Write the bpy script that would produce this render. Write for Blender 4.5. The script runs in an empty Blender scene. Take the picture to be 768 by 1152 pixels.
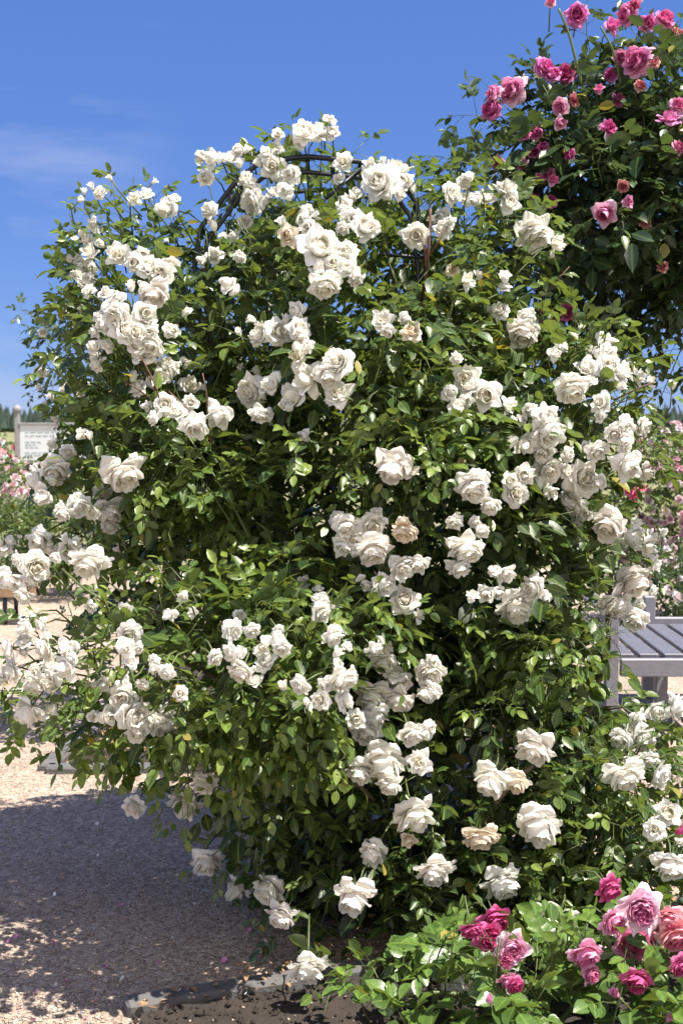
import bpy, math, random
import numpy as np
R = math.radians
random.seed(7); rng = np.random.default_rng(7)
SC = bpy.context.scene
COL = SC.collection

# ------------------------------------------------------------------ camera, sky, sun, exposure
CAM_H, FPX, CX, CY = 1.5, 1440.0, 384.0, 576.0
PITCH = math.atan(96 / FPX)
cam = bpy.data.cameras.new('camera'); cam_o = bpy.data.objects.new('camera', cam); COL.objects.link(cam_o)
cam_o.location = (0, 0, CAM_H); cam_o.rotation_euler = (math.pi / 2 - PITCH, 0, 0)
cam.sensor_fit = 'VERTICAL'; cam.sensor_height = 36; cam.lens = FPX / 1152 * 36
cam.clip_start = 0.05; cam.clip_end = 6000
cam.dof.use_dof = True; cam.dof.focus_distance = 3.7; cam.dof.aperture_fstop = 7.1
SC.camera = cam_o

SUN_EL, SUN_AZ = R(66), R(119)          # azimuth clockwise from +Y (the view direction): from the right, a little behind the camera
w = bpy.data.worlds.new('World'); SC.world = w; w.use_nodes = True
nt = w.node_tree; nt.nodes.clear()
sky = nt.nodes.new('ShaderNodeTexSky'); sky.sky_type = 'NISHITA'; sky.sun_disc = False
sky.sun_elevation = SUN_EL; sky.sun_rotation = SUN_AZ; sky.air_density = 1.0; sky.dust_density = 0.15; sky.ozone_density = 3.0; sky.altitude = 2500
# thin cirrus wisps in the sky, by direction
tc = nt.nodes.new('ShaderNodeTexCoord'); mp = nt.nodes.new('ShaderNodeMapping'); mp.inputs['Scale'].default_value = (3.0, 3.0, 14.0)
mp.inputs['Rotation'].default_value = (0.0, R(-8), 0); mp.inputs['Location'].default_value = (0.2, 0.0, 0.9)
nz = nt.nodes.new('ShaderNodeTexNoise'); nz.inputs['Scale'].default_value = 1.3; nz.inputs['Detail'].default_value = 6; nz.inputs['Roughness'].default_value = 0.55
rp = nt.nodes.new('ShaderNodeMapRange'); rp.inputs['From Min'].default_value = 0.50; rp.inputs['From Max'].default_value = 0.85
rp.inputs['To Min'].default_value = 0.0; rp.inputs['To Max'].default_value = 0.6
mx = nt.nodes.new('ShaderNodeMixRGB'); mx.inputs['Color2'].default_value = (3.4, 3.7, 4.9, 1)
bg = nt.nodes.new('ShaderNodeBackground'); bg.inputs['Strength'].default_value = 0.077
wo = nt.nodes.new('ShaderNodeOutputWorld')
L = nt.links.new
# unseen white cloud added behind the camera as fill for the blue shadows
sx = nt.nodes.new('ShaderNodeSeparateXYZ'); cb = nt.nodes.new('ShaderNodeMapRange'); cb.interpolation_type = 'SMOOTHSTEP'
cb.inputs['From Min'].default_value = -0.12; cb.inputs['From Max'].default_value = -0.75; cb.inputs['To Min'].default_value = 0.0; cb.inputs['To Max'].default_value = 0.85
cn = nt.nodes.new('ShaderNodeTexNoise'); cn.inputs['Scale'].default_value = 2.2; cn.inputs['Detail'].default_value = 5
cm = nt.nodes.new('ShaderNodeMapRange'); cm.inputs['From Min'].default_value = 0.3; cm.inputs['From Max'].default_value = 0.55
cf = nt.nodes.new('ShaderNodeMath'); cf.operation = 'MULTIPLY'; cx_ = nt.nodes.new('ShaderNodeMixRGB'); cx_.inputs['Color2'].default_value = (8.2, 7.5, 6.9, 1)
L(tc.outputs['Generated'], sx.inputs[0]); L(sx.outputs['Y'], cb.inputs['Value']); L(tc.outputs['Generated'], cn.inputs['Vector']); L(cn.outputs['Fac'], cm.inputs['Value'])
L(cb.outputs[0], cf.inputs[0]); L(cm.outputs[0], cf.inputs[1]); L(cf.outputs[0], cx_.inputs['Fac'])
L(tc.outputs['Generated'], mp.inputs['Vector']); L(mp.outputs[0], nz.inputs['Vector']); L(nz.outputs['Fac'], rp.inputs['Value'])
deep = nt.nodes.new('ShaderNodeMixRGB'); deep.inputs['Fac'].default_value = 0.74; deep.inputs['Color2'].default_value = (0.42, 1.09, 3.58, 1)   # a deep, dry-air blue
L(sky.outputs[0], deep.inputs['Color1']); wx = nt.nodes.new('ShaderNodeMapRange'); wx.interpolation_type = 'SMOOTHSTEP'; wx.inputs['From Min'].default_value = -0.10; wx.inputs['From Max'].default_value = -0.20   # the wisps lie to the west
wm = nt.nodes.new('ShaderNodeMath'); wm.operation = 'MULTIPLY'; wxs = nt.nodes.new('ShaderNodeSeparateXYZ'); L(tc.outputs['Generated'], wxs.inputs[0]); L(wxs.outputs['X'], wx.inputs['Value']); L(wx.outputs[0], wm.inputs[0]); L(rp.outputs[0], wm.inputs[1])
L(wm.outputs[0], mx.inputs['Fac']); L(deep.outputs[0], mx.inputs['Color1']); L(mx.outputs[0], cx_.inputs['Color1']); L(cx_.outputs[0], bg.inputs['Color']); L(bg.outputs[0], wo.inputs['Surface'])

sd = bpy.data.lights.new('sun', 'SUN'); sd.energy = 4.6; sd.angle = R(0.53); sd.color = (1.0, 0.94, 0.83)
so = bpy.data.objects.new('sun', sd); COL.objects.link(so)
so.rotation_euler = (math.pi / 2 - SUN_EL, 0, math.pi - SUN_AZ)
SC.view_settings.view_transform = 'Standard'; SC.view_settings.look = 'None'
SC.view_settings.exposure = 1.3; SC.view_settings.gamma = 1.0; SC.view_settings.use_curve_mapping = False
SC.cycles.use_denoising = True
SC.cycles.max_bounces = 10; SC.cycles.transparent_max_bounces = 8; SC.cycles.transmission_bounces = 6; SC.cycles.diffuse_bounces = 6
SC.cycles.sample_clamp_indirect = 6

# ------------------------------------------------------------------ geometry helpers
C0 = np.array([0, 0, CAM_H]); FW = np.array([0, math.cos(PITCH), -math.sin(PITCH)]); UP = np.array([0, math.sin(PITCH), math.cos(PITCH)])
def ray(x, y):
    return FW + np.array([(x - CX) / FPX, 0, 0]) - UP * ((y - CY) / FPX)
def at(x, y, Y):                      # a point of the photograph at a depth of Y metres
    d = ray(x, y); return C0 + d * (Y / d[1])
def ground_at(x, y):
    d = ray(x, y); return C0 + d * (-CAM_H / d[2])
def unit(v):
    v = np.asarray(v, float); n = np.linalg.norm(v); return v / n if n > 1e-9 else np.array([0, 0, 1.0])
def rvec(): return unit(rng.normal(size=3))
def basis(n):                          # two unit vectors across n
    n = unit(n); a = np.array([0, 0, 1.0]) if abs(n[2]) < 0.9 else np.array([1.0, 0, 0])
    x = unit(np.cross(a, n)); return x, np.cross(n, x)

class MB:
    """collects pieces and links them as one mesh object"""
    def __init__(s): s.v = []; s.f = []; s.m = []; s.n = 0; s.a = []
    def add(s, v, faces, mat=0, attr=None):
        v = np.asarray(v, float); s.v.append(v)
        s.f += [tuple(i + s.n for i in f) for f in faces]; s.m += [mat] * len(faces); s.n += len(v)
        s.a.append(np.zeros(len(v)) if attr is None else np.asarray(attr, float))
    def tube(s, pts, r0, r1=None, sides=6, mat=0):
        pts = np.asarray(pts, float); n = len(pts); r1 = r0 if r1 is None else r1
        V = []; x = None
        for i in range(n):
            t = unit(pts[min(i + 1, n - 1)] - pts[max(i - 1, 0)])
            if x is None: x, _ = basis(t)
            x = unit(x - t * np.dot(x, t)); y = np.cross(t, x); r = r0 + (r1 - r0) * i / max(n - 1, 1)
            for k in range(sides):
                a = 2 * math.pi * k / sides; V.append(pts[i] + r * (x * math.cos(a) + y * math.sin(a)))
        F = [(i * sides + k, i * sides + (k + 1) % sides, (i + 1) * sides + (k + 1) % sides, (i + 1) * sides + k) for i in range(n - 1) for k in range(sides)]
        F += [tuple(range(sides - 1, -1, -1)), tuple((n - 1) * sides + k for k in range(sides))]
        s.add(V, F, mat)
    def box(s, c, sx, sy, sz, rz=0.0, mat=0, bev=0.004):
        # a box with chamfered edges
        h = np.array([sx, sy, sz]) / 2; b = min(bev, h.min() * 0.4); V = []; 
        for ax in range(3):
            for sg in (-1, 1):
                o = [i for i in range(3) if i != ax]
                for (p, q) in ((-1, -1), (1, -1), (1, 1), (-1, 1)):
                    v = np.zeros(3); v[ax] = sg * h[ax]; v[o[0]] = p * (h[o[0]] - b); v[o[1]] = q * (h[o[1]] - b); V.append(v)
        V = np.array(V); F = []
        def idx(v): return int(np.argmin(np.abs(V - v).sum(1)))
        for ax in range(3):
            for sg in (0, 1): F.append(tuple((ax * 2 + sg) * 4 + k for k in range(4)))
        for ax in range(3):
            o = [i for i in range(3) if i != ax]
            for p in (-1, 1):
                for q in (-1, 1):
                    f = []
                    for (a_, e) in ((0, -1), (0, 1), (1, 1), (1, -1)):
                        v = np.zeros(3); v[ax] = e * (h[ax] - b); v[o[0]] = p * (h[o[0]] - (0 if a_ == 0 else b)); v[o[1]] = q * (h[o[1]] - (b if a_ == 0 else 0)); f.append(idx(v))
                    F.append(tuple(f))
        for p in (-1, 1):
            for q in (-1, 1):
                for r in (-1, 1):
                    F.append((idx(np.array([p * h[0], q * (h[1] - b), r * (h[2] - b)])), idx(np.array([p * (h[0] - b), q * h[1], r * (h[2] - b)])), idx(np.array([p * (h[0] - b), q * (h[1] - b), r * h[2]]))))
        c_, s_ = math.cos(rz), math.sin(rz)
        V = V @ np.array([[c_, s_, 0], [-s_, c_, 0], [0, 0, 1]]) + np.asarray(c, float)
        s.add(V, F, mat)
    def mesh(s, name, mats, smooth=True, attr=None):
        me = bpy.data.meshes.new(name)
        V = np.concatenate(s.v) if s.v else np.zeros((0, 3))
        me.from_pydata(V.tolist(), [], s.f)
        for m in (mats if isinstance(mats, (list, tuple)) else [mats]): me.materials.append(m)
        if len(s.f):
            me.polygons.foreach_set('material_index', s.m); me.polygons.foreach_set('use_smooth', [smooth] * len(s.f))
        if attr:
            at_ = me.attributes.new(attr, 'FLOAT', 'POINT'); at_.data.foreach_set('value', np.concatenate(s.a).astype(np.float32))
        me.update(); return me
    def build(s, name, mats, parent=None, smooth=True, attr=None):
        return link(name, s.mesh(name, mats, smooth, attr), parent)

def link(name, me, parent=None):
    o = bpy.data.objects.new(name, me); COL.objects.link(o)
    if parent is not None:
        o.parent = parent; p = parent
        off = np.zeros(3)
        while p is not None: off = off + np.array(p.location); p = p.parent
        o.location = tuple(-off)
    return o
def tag(o, label=None, cat=None, group=None, kind=None):
    if label: o['label'] = label
    if cat: o['category'] = cat
    if group: o['group'] = group
    if kind: o['kind'] = kind
    return o
def thing(name, loc, label, cat, group=None):
    o = bpy.data.objects.new(name, None); COL.objects.link(o); o.location = tuple(loc); o.empty_display_size = 0.1
    return tag(o, label, cat, group)

# ------------------------------------------------------------------ materials
def mat(name):
    m = bpy.data.materials.new(name); m.use_nodes = True; t = m.node_tree
    return m, t, t.nodes['Principled BSDF'], t.nodes['Material Output']
def node(t, kind, **kw):
    n = t.nodes.new(kind)
    for k, v in kw.items():
        if k in n.inputs: n.inputs[k].default_value = v
        else: setattr(n, k, v)
    return n
def ramp(t, stops):
    n = t.nodes.new('ShaderNodeValToRGB'); e = n.color_ramp.elements
    while len(e) < len(stops): e.new(0.5)
    for i, (p, c) in enumerate(stops): e[i].position = p; e[i].color = (*c, 1)
    return n

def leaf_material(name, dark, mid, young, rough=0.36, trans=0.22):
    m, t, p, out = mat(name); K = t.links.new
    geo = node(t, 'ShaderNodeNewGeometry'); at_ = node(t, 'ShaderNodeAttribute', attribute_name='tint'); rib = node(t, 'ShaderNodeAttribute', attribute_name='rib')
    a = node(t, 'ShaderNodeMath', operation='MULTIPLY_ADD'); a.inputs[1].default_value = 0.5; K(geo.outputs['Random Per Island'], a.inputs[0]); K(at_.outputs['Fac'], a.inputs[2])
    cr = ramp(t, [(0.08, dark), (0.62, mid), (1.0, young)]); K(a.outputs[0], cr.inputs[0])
    # mottling and the pale midrib
    nz = node(t, 'ShaderNodeTexNoise', Scale=90.0, Detail=3.0); tc = node(t, 'ShaderNodeTexCoord'); K(tc.outputs['Object'], nz.inputs['Vector'])
    hv = node(t, 'ShaderNodeHueSaturation'); K(cr.outputs[0], hv.inputs['Color'])
    mr = node(t, 'ShaderNodeMapRange'); mr.inputs['From Min'].default_value = 0.3; mr.inputs['From Max'].default_value = 0.7; mr.inputs['To Min'].default_value = 0.75; mr.inputs['To Max'].default_value = 1.25
    K(nz.outputs['Fac'], mr.inputs['Value']); K(mr.outputs[0], hv.inputs['Value'])
    rr = node(t, 'ShaderNodeMapRange'); rr.inputs['From Min'].default_value = 0.03; rr.inputs['From Max'].default_value = 0.14; rr.inputs['To Min'].default_value = 0.55; rr.inputs['To Max'].default_value = 0.0
    K(rib.outputs['Fac'], rr.inputs['Value'])
    m1 = node(t, 'ShaderNodeMixRGB'); K(rr.outputs[0], m1.inputs['Fac']); K(hv.outputs[0], m1.inputs['Color1']); m1.inputs['Color2'].default_value = (young[0] * 1.2, young[1] * 1.15, young[2] * 1.3, 1)
    # pale undersides
    m2 = node(t, 'ShaderNodeMixRGB'); m2.inputs['Color2'].default_value = (mid[0] * 1.5 + 0.02, mid[1] * 1.35 + 0.02, mid[2] * 1.9 + 0.02, 1)
    bf = node(t, 'ShaderNodeMath', operation='MULTIPLY'); bf.inputs[1].default_value = 0.75; K(geo.outputs['Backfacing'], bf.inputs[0]); K(bf.outputs[0], m2.inputs['Fac']); K(m1.outputs[0], m2.inputs['Color1'])
    # the odd yellowing leaf
    yl = node(t, 'ShaderNodeMath', operation='GREATER_THAN'); yl.inputs[1].default_value = 0.991; K(geo.outputs['Random Per Island'], yl.inputs[0])
    m0 = m2; m2 = node(t, 'ShaderNodeMixRGB'); K(yl.outputs[0], m2.inputs['Fac']); K(m0.outputs[0], m2.inputs['Color1']); m2.inputs['Color2'].default_value = (0.25, 0.22, 0.05, 1)
    K(m2.outputs[0], p.inputs['Base Color'])
    rg = node(t, 'ShaderNodeMath', operation='MULTIPLY_ADD'); rg.inputs[1].default_value = 0.3; rg.inputs[2].default_value = rough; K(bf.outputs[0], rg.inputs[0]); K(rg.outputs[0], p.inputs['Roughness'])
    tr = node(t, 'ShaderNodeBsdfTranslucent'); tm = node(t, 'ShaderNodeMixRGB', blend_type='MULTIPLY'); tm.inputs['Fac'].default_value = 1; tm.inputs['Color2'].default_value = (2.2, 2.0, 0.7, 1)
    K(m2.outputs[0], tm.inputs['Color1']); K(tm.outputs[0], tr.inputs['Color'])
    ms = node(t, 'ShaderNodeMixShader'); ms.inputs['Fac'].default_value = trans; K(p.outputs[0], ms.inputs[1]); K(tr.outputs[0], ms.inputs[2]); K(ms.outputs[0], out.inputs['Surface'])
    bp = node(t, 'ShaderNodeBump', Strength=0.25, Distance=0.002); wv = node(t, 'ShaderNodeTexNoise', Scale=260.0); K(tc.outputs['Object'], wv.inputs['Vector']); K(wv.outputs['Fac'], bp.inputs['Height']); K(bp.outputs[0], p.inputs['Normal'])
    return m

def petal_material(name, inner, outer, edge=None, trans=0.3, use_obj=True):
    m, t, p, out = mat(name); K = t.links.new
    at_ = node(t, 'ShaderNodeAttribute', attribute_name='petal'); geo = node(t, 'ShaderNodeNewGeometry')
    stops = [(0.0, inner), (0.55, outer), (1.0, edge or outer)]
    cr = ramp(t, stops); K(at_.outputs['Fac'], cr.inputs[0])
    hv = node(t, 'ShaderNodeHueSaturation'); K(cr.outputs[0], hv.inputs['Color'])
    mr = node(t, 'ShaderNodeMapRange'); mr.inputs['To Min'].default_value = 0.93; mr.inputs['To Max'].default_value = 1.03; K(geo.outputs['Random Per Island'], mr.inputs['Value']); K(mr.outputs[0], hv.inputs['Value'])
    src = hv
    if use_obj:
        oi = node(t, 'ShaderNodeObjectInfo'); mm = node(t, 'ShaderNodeMixRGB', blend_type='MULTIPLY'); mm.inputs['Fac'].default_value = 1
        K(hv.outputs[0], mm.inputs['Color1']); K(oi.outputs['Color'], mm.inputs['Color2']); src = mm
    K(src.outputs[0], p.inputs['Base Color']); p.inputs['Roughness'].default_value = 0.6; p.inputs['Specular IOR Level'].default_value = 0.25
    tr = node(t, 'ShaderNodeBsdfTranslucent'); K(src.outputs[0], tr.inputs['Color'])
    ms = node(t, 'ShaderNodeMixShader'); ms.inputs['Fac'].default_value = trans; K(p.outputs[0], ms.inputs[1]); K(tr.outputs[0], ms.inputs[2]); K(ms.outputs[0], out.inputs['Surface'])
    tc = node(t, 'ShaderNodeTexCoord'); nz = node(t, 'ShaderNodeTexNoise', Scale=22.0, Detail=2.0); K(tc.outputs['Object'], nz.inputs['Vector'])
    bp = node(t, 'ShaderNodeBump', Strength=0.25, Distance=0.01); K(nz.outputs['Fac'], bp.inputs['Height']); K(bp.outputs[0], p.inputs['Normal'])
    return m

def plain(name, c, rough=0.6, var=0.2, scale=12.0, bump=0.15, bscale=60.0, metallic=0.0, c2=None):
    m, t, p, out = mat(name); K = t.links.new
    tc = node(t, 'ShaderNodeTexCoord'); nz = node(t, 'ShaderNodeTexNoise', Scale=scale, Detail=5.0); K(tc.outputs['Object'], nz.inputs['Vector'])
    c2 = c2 or tuple(x * (1 - var * 2) for x in c)
    cr = ramp(t, [(0.3, c2), (0.7, c)]); K(nz.outputs['Fac'], cr.inputs[0]); K(cr.outputs[0], p.inputs['Base Color'])
    p.inputs['Roughness'].default_value = rough; p.inputs['Metallic'].default_value = metallic
    n2 = node(t, 'ShaderNodeTexNoise', Scale=bscale, Detail=4.0); K(tc.outputs['Object'], n2.inputs['Vector'])
    bp = node(t, 'ShaderNodeBump', Strength=bump, Distance=0.01); K(n2.outputs['Fac'], bp.inputs['Height']); K(bp.outputs[0], p.inputs['Normal'])
    return m

def gravel_material():
    m, t, p, out = mat('gravel'); K = t.links.new
    tc = node(t, 'ShaderNodeTexCoord')
    v1 = node(t, 'ShaderNodeTexVoronoi', Scale=95.0); v2 = node(t, 'ShaderNodeTexVoronoi', Scale=210.0)
    n1 = node(t, 'ShaderNodeTexNoise', Scale=1.1, Detail=6.0); n2 = node(t, 'ShaderNodeTexNoise', Scale=26.0, Detail=6.0)
    for n in (v1, v2, n1, n2): K(tc.outputs['Object'], n.inputs['Vector'])
    sep = node(t, 'ShaderNodeSeparateColor'); K(v1.outputs['Color'], sep.inputs[0])
    c1 = ramp(t, [(0.0, (0.27, 0.20, 0.155)), (0.35, (0.43, 0.335, 0.26)), (0.75, (0.53, 0.425, 0.34)), (1.0, (0.66, 0.57, 0.48))]); K(sep.outputs[0], c1.inputs[0])
    c2 = ramp(t, [(0.3, (0.62, 0.60, 0.60)), (0.7, (1.08, 1.04, 1.0))]); K(n1.outputs['Fac'], c2.inputs[0])
    mm = node(t, 'ShaderNodeMixRGB', blend_type='MULTIPLY'); mm.inputs['Fac'].default_value = 0.75; K(c1.outputs[0], mm.inputs['Color1']); K(c2.outputs[0], mm.inputs['Color2'])
    c3 = ramp(t, [(0.35, (0.8, 0.78, 0.76)), (0.65, (1.08, 1.08, 1.08))]); K(n2.outputs['Fac'], c3.inputs[0])
    m3 = node(t, 'ShaderNodeMixRGB', blend_type='MULTIPLY'); m3.inputs['Fac'].default_value = 0.8; K(mm.outputs[0], m3.inputs['Color1']); K(c3.outputs[0], m3.inputs['Color2'])
    K(m3.outputs[0], p.inputs['Base Color']); p.inputs['Roughness'].default_value = 0.9
    ad = node(t, 'ShaderNodeMath', operation='ADD'); K(v1.outputs['Distance'], ad.inputs[0]); K(v2.outputs['Distance'], ad.inputs[1])
    bp = node(t, 'ShaderNodeBump', Strength=0.9, Distance=0.006, invert=True); K(ad.outputs[0], bp.inputs['Height']); K(bp.outputs[0], p.inputs['Normal'])
    return m

M = {}
M['leaf'] = leaf_material('rose_leaf', (0.024, 0.046, 0.014), (0.062, 0.108, 0.024), (0.175, 0.240, 0.046), trans=0.28)
M['leaf_dark'] = leaf_material('dark_rose_leaf', (0.013, 0.030, 0.012), (0.032, 0.066, 0.020), (0.085, 0.135, 0.030))
M['leaf_front'] = leaf_material('broad_rose_leaf', (0.040, 0.080, 0.018), (0.085, 0.150, 0.030), (0.150, 0.235, 0.045), rough=0.3)
M['leaf_far'] = leaf_material('shrub_leaf', (0.03, 0.055, 0.018), (0.06, 0.11, 0.03), (0.10, 0.16, 0.04), rough=0.5)
M['white'] = petal_material('white_petal', (0.90, 0.84, 0.66), (0.91, 0.895, 0.845), (0.92, 0.91, 0.88), trans=0.36)
M['pink'] = petal_material('pink_petal', (0.58, 0.07, 0.20), (0.72, 0.17, 0.33), (0.80, 0.38, 0.50), trans=0.25)
M['green'] = plain('green_stem', (0.11, 0.15, 0.045), 0.5, 0.2)
M['redstem'] = plain('red_brown_twig', (0.12, 0.055, 0.035), 0.6, 0.2)
M['cane'] = plain('woody_cane', (0.16, 0.12, 0.075), 0.8, 0.25, 20, 0.4)
M['bark'] = plain('dark_bark', (0.09, 0.065, 0.045), 0.9, 0.25, 20, 0.5)
M['iron'] = plain('black_painted_iron', (0.012, 0.013, 0.022), 0.42, 0.1)
M['gravel'] = gravel_material()
M['soil'] = plain('bed_soil', (0.038, 0.028, 0.022), 0.95, 0.25, 9, 0.9, 55)
M['field'] = plain('dry_grass', (0.22, 0.22, 0.095), 0.95, 0.2, 0.02, 0.2, 3.0)
M['kerb'] = plain('grey_kerb_stone', (0.12, 0.115, 0.115), 0.9, 0.15, 7, 0.35, 90)
M['bench'] = plain('lavender_grey_paint', (0.20, 0.20, 0.235), 0.5, 0.06, 25, 0.12)
M['seat_slat'] = plain('grey_slat_paint', (0.12, 0.12, 0.15), 0.55, 0.08, 25, 0.12)
M['wood'] = plain('brown_wood', (0.30, 0.19, 0.11), 0.6, 0.2, 14, 0.2)
M['board'] = plain('pale_sign_board', (0.62, 0.65, 0.68), 0.45, 0.03)
M['signtext'] = plain('faded_green_print', (0.36, 0.45, 0.44), 0.6, 0.03)
M['signframe'] = plain('grey_sign_frame', (0.28, 0.27, 0.27), 0.6, 0.1)
M['forest'] = plain('far_conifers', (0.035, 0.06, 0.045), 0.95, 0.25, 0.15)
M['dry'] = plain('dry_leaf', (0.36, 0.22, 0.09), 0.8, 0.3, 40)
M['stone'] = plain('pebble', (0.46, 0.38, 0.32), 0.85, 0.18, 30)

# ------------------------------------------------------------------ leaves
_ys = [0, 0.22, 0.5, 0.78, 1.0]; _ws = [0, 0.78, 1.0, 0.66, 0]
TV = [(0, y) for y in _ys] + [(s * _ws[i], _ys[i]) for s in (-1, 1) for i in (1, 2, 3)]
TV = np.array(TV); Lq, Rq = (5, 6, 7), (8, 9, 10)
TF = [(0, 1, Lq[0]), (1, 2, Lq[1], Lq[0]), (2, 3, Lq[2], Lq[1]), (3, 4, Lq[2]), (0, Rq[0], 1), (1, Rq[0], Rq[1], 2), (2, Rq[1], Rq[2], 3), (3, Rq[2], 4)]
class Leaves:
    def __init__(s): s.r = []
    def leaflet(s, p, d, n, ln, wd, tint): s.r.append((*p, *d, *n, ln, wd, tint))
    def cull(s, spheres):
        if not s.r: return
        A = np.array(s.r); keep = np.ones(len(A), bool); P = A[:, :3] + A[:, 3:6] * A[:, 9:10] * 0.5
        for (c, axis, rad, ln) in spheres:      # a bloom stands clear of the leaves in front of it
            q = P - c; h = np.clip(q @ axis, -0.2 * rad, ln); dist = np.linalg.norm(q - h[:, None] * axis, axis=1)
            keep &= ~((dist < rad) & (rng.random(len(A)) < 0.9))
        s.r = [tuple(a) for a in A[keep]]
    def build(s, name, m, parent=None):
        A = np.array(s.r); N = len(A)
        P, D, Nn, ln, wd, ti = A[:, :3], A[:, 3:6], A[:, 6:9], A[:, 9], A[:, 10], A[:, 11]
        D = D / np.linalg.norm(D, axis=1, keepdims=True)
        X = np.cross(D, Nn); X /= np.maximum(np.linalg.norm(X, axis=1, keepdims=True), 1e-6); Nn = np.cross(X, D)
        fold = rng.uniform(0.1, 0.55, N); curl = rng.uniform(-0.05, 0.32, N); wav = rng.uniform(-0.12, 0.12, N)
        V = np.empty((N, 11, 3))
        for k, (x, y) in enumerate(TV):
            lx = x * wd * 0.5; lz = np.abs(x) * wd * 0.5 * fold - curl * ln * y * y + wav * ln * x * (y - 0.4)
            V[:, k] = P + X * lx[:, None] + D * (y * ln)[:, None] + Nn * lz[:, None]
        loops = []; sizes = [len(f) for f in TF]
        base = np.concatenate([np.array(f) for f in TF])
        LV = (base[None, :] + (np.arange(N) * 11)[:, None]).ravel().astype(np.int32)
        ls = np.tile(np.array(sizes), N); st = np.concatenate([[0], np.cumsum(ls)[:-1]]).astype(np.int32)
        me = bpy.data.meshes.new(name); me.vertices.add(N * 11); me.vertices.foreach_set('co', V.reshape(-1).astype(np.float32))
        me.loops.add(len(LV)); me.loops.foreach_set('vertex_index', LV)
        me.polygons.add(len(ls)); me.polygons.foreach_set('loop_start', st)
        me.polygons.foreach_set('use_smooth', np.ones(len(ls), bool))
        me.materials.append(m); me.update(calc_edges=True); me.validate()
        a = me.attributes.new('tint', 'FLOAT', 'POINT'); a.data.foreach_set('value', np.repeat(ti, 11).astype(np.float32))
        b = me.attributes.new('rib', 'FLOAT', 'POINT'); b.data.foreach_set('value', np.tile(np.abs(TV[:, 0]), N).astype(np.float32))
        return link(name, me, parent)

def compound(lv, tw, p, d, size, tint, ratio=0.58, n=None, droop=0.25):
    """a pinnate rose leaf: petiole with 5 (or 3, 7) leaflets"""
    d = unit(d); upn = unit(np.array([0, 0, 1.0]) + rng.normal(size=3) * 0.35 - d * 0.2)
    x = unit(np.cross(d, upn)); nrm = unit(np.cross(x, d))
    if nrm[2] < -0.1: nrm = -nrm
    k = n or random.choice((3, 5, 5, 5, 7)); pairs = (k - 1) // 2
    L0 = size * (0.9 + 0.55 * pairs); pts = []
    for i in range(5):
        v = i / 4; pts.append(p + d * L0 * v - np.array([0, 0, droop * L0 * v * v]))
    if tw is not None: tw.tube([pts[0], pts[2], pts[4]], size * 0.022, size * 0.014, 3)
    dend = unit(pts[4] - pts[3])
    lv.leaflet(pts[4], unit(dend + rng.normal(size=3) * 0.1), unit(nrm + rng.normal(size=3) * 0.2), size * rng.uniform(0.95, 1.15), size * ratio * rng.uniform(0.9, 1.1), tint)
    for j in range(pairs):
        v = 0.5 + 0.45 * (j + 0.5) / pairs if pairs > 1 else 0.72
        q = pts[0] + (pts[4] - pts[0]) * v - np.array([0, 0, droop * L0 * (v * v - v)])
        for sd in (-1, 1):
            dd = unit(dend * 0.55 + x * sd + rng.normal(size=3) * 0.16 - np.array([0, 0, 0.15]))
            lv.leaflet(q, dd, unit(nrm + rng.normal(size=3) * 0.25), size * rng.uniform(0.75, 1.0) * (0.85 + 0.15 * j), size * ratio * rng.uniform(0.75, 0.95), tint)

def shoot(lv, tw, p, d, length, size, tint, gravity=0.3, ratio=0.58, r=0.0026, step=0.042, bare=0.0, mat_=0):
    d = unit(d); n = max(3, int(length / step)); pts = [np.array(p, float)]; dirs = [d]
    for i in range(n):
        d = unit(d + rng.normal(size=3) * 0.10 - np.array([0, 0, gravity * 0.06])); pts.append(pts[-1] + d * (length / n)); dirs.append(d)
    if tw is not None: tw.tube(pts, r, r * 0.45, 4, mat_)
    a0 = rng.uniform(0, 6.28)
    for i in range(1, n + 1):
        if i / n < bare: continue
        x, y = basis(dirs[i]); a = a0 + i * 2.4; o = x * math.cos(a) + y * math.sin(a)
        ld = unit(o + dirs[i] * 0.55 + np.array([0, 0, 0.1])); t_ = i / n
        compound(lv, tw if tw is not None else None, pts[i], ld, size * (1.05 - 0.4 * t_ ** 2), tint + 0.28 * t_ ** 3, ratio)
    compound(lv, tw, pts[-1], dirs[-1], size * 0.7, tint + 0.3, ratio, 3)
    return pts

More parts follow.
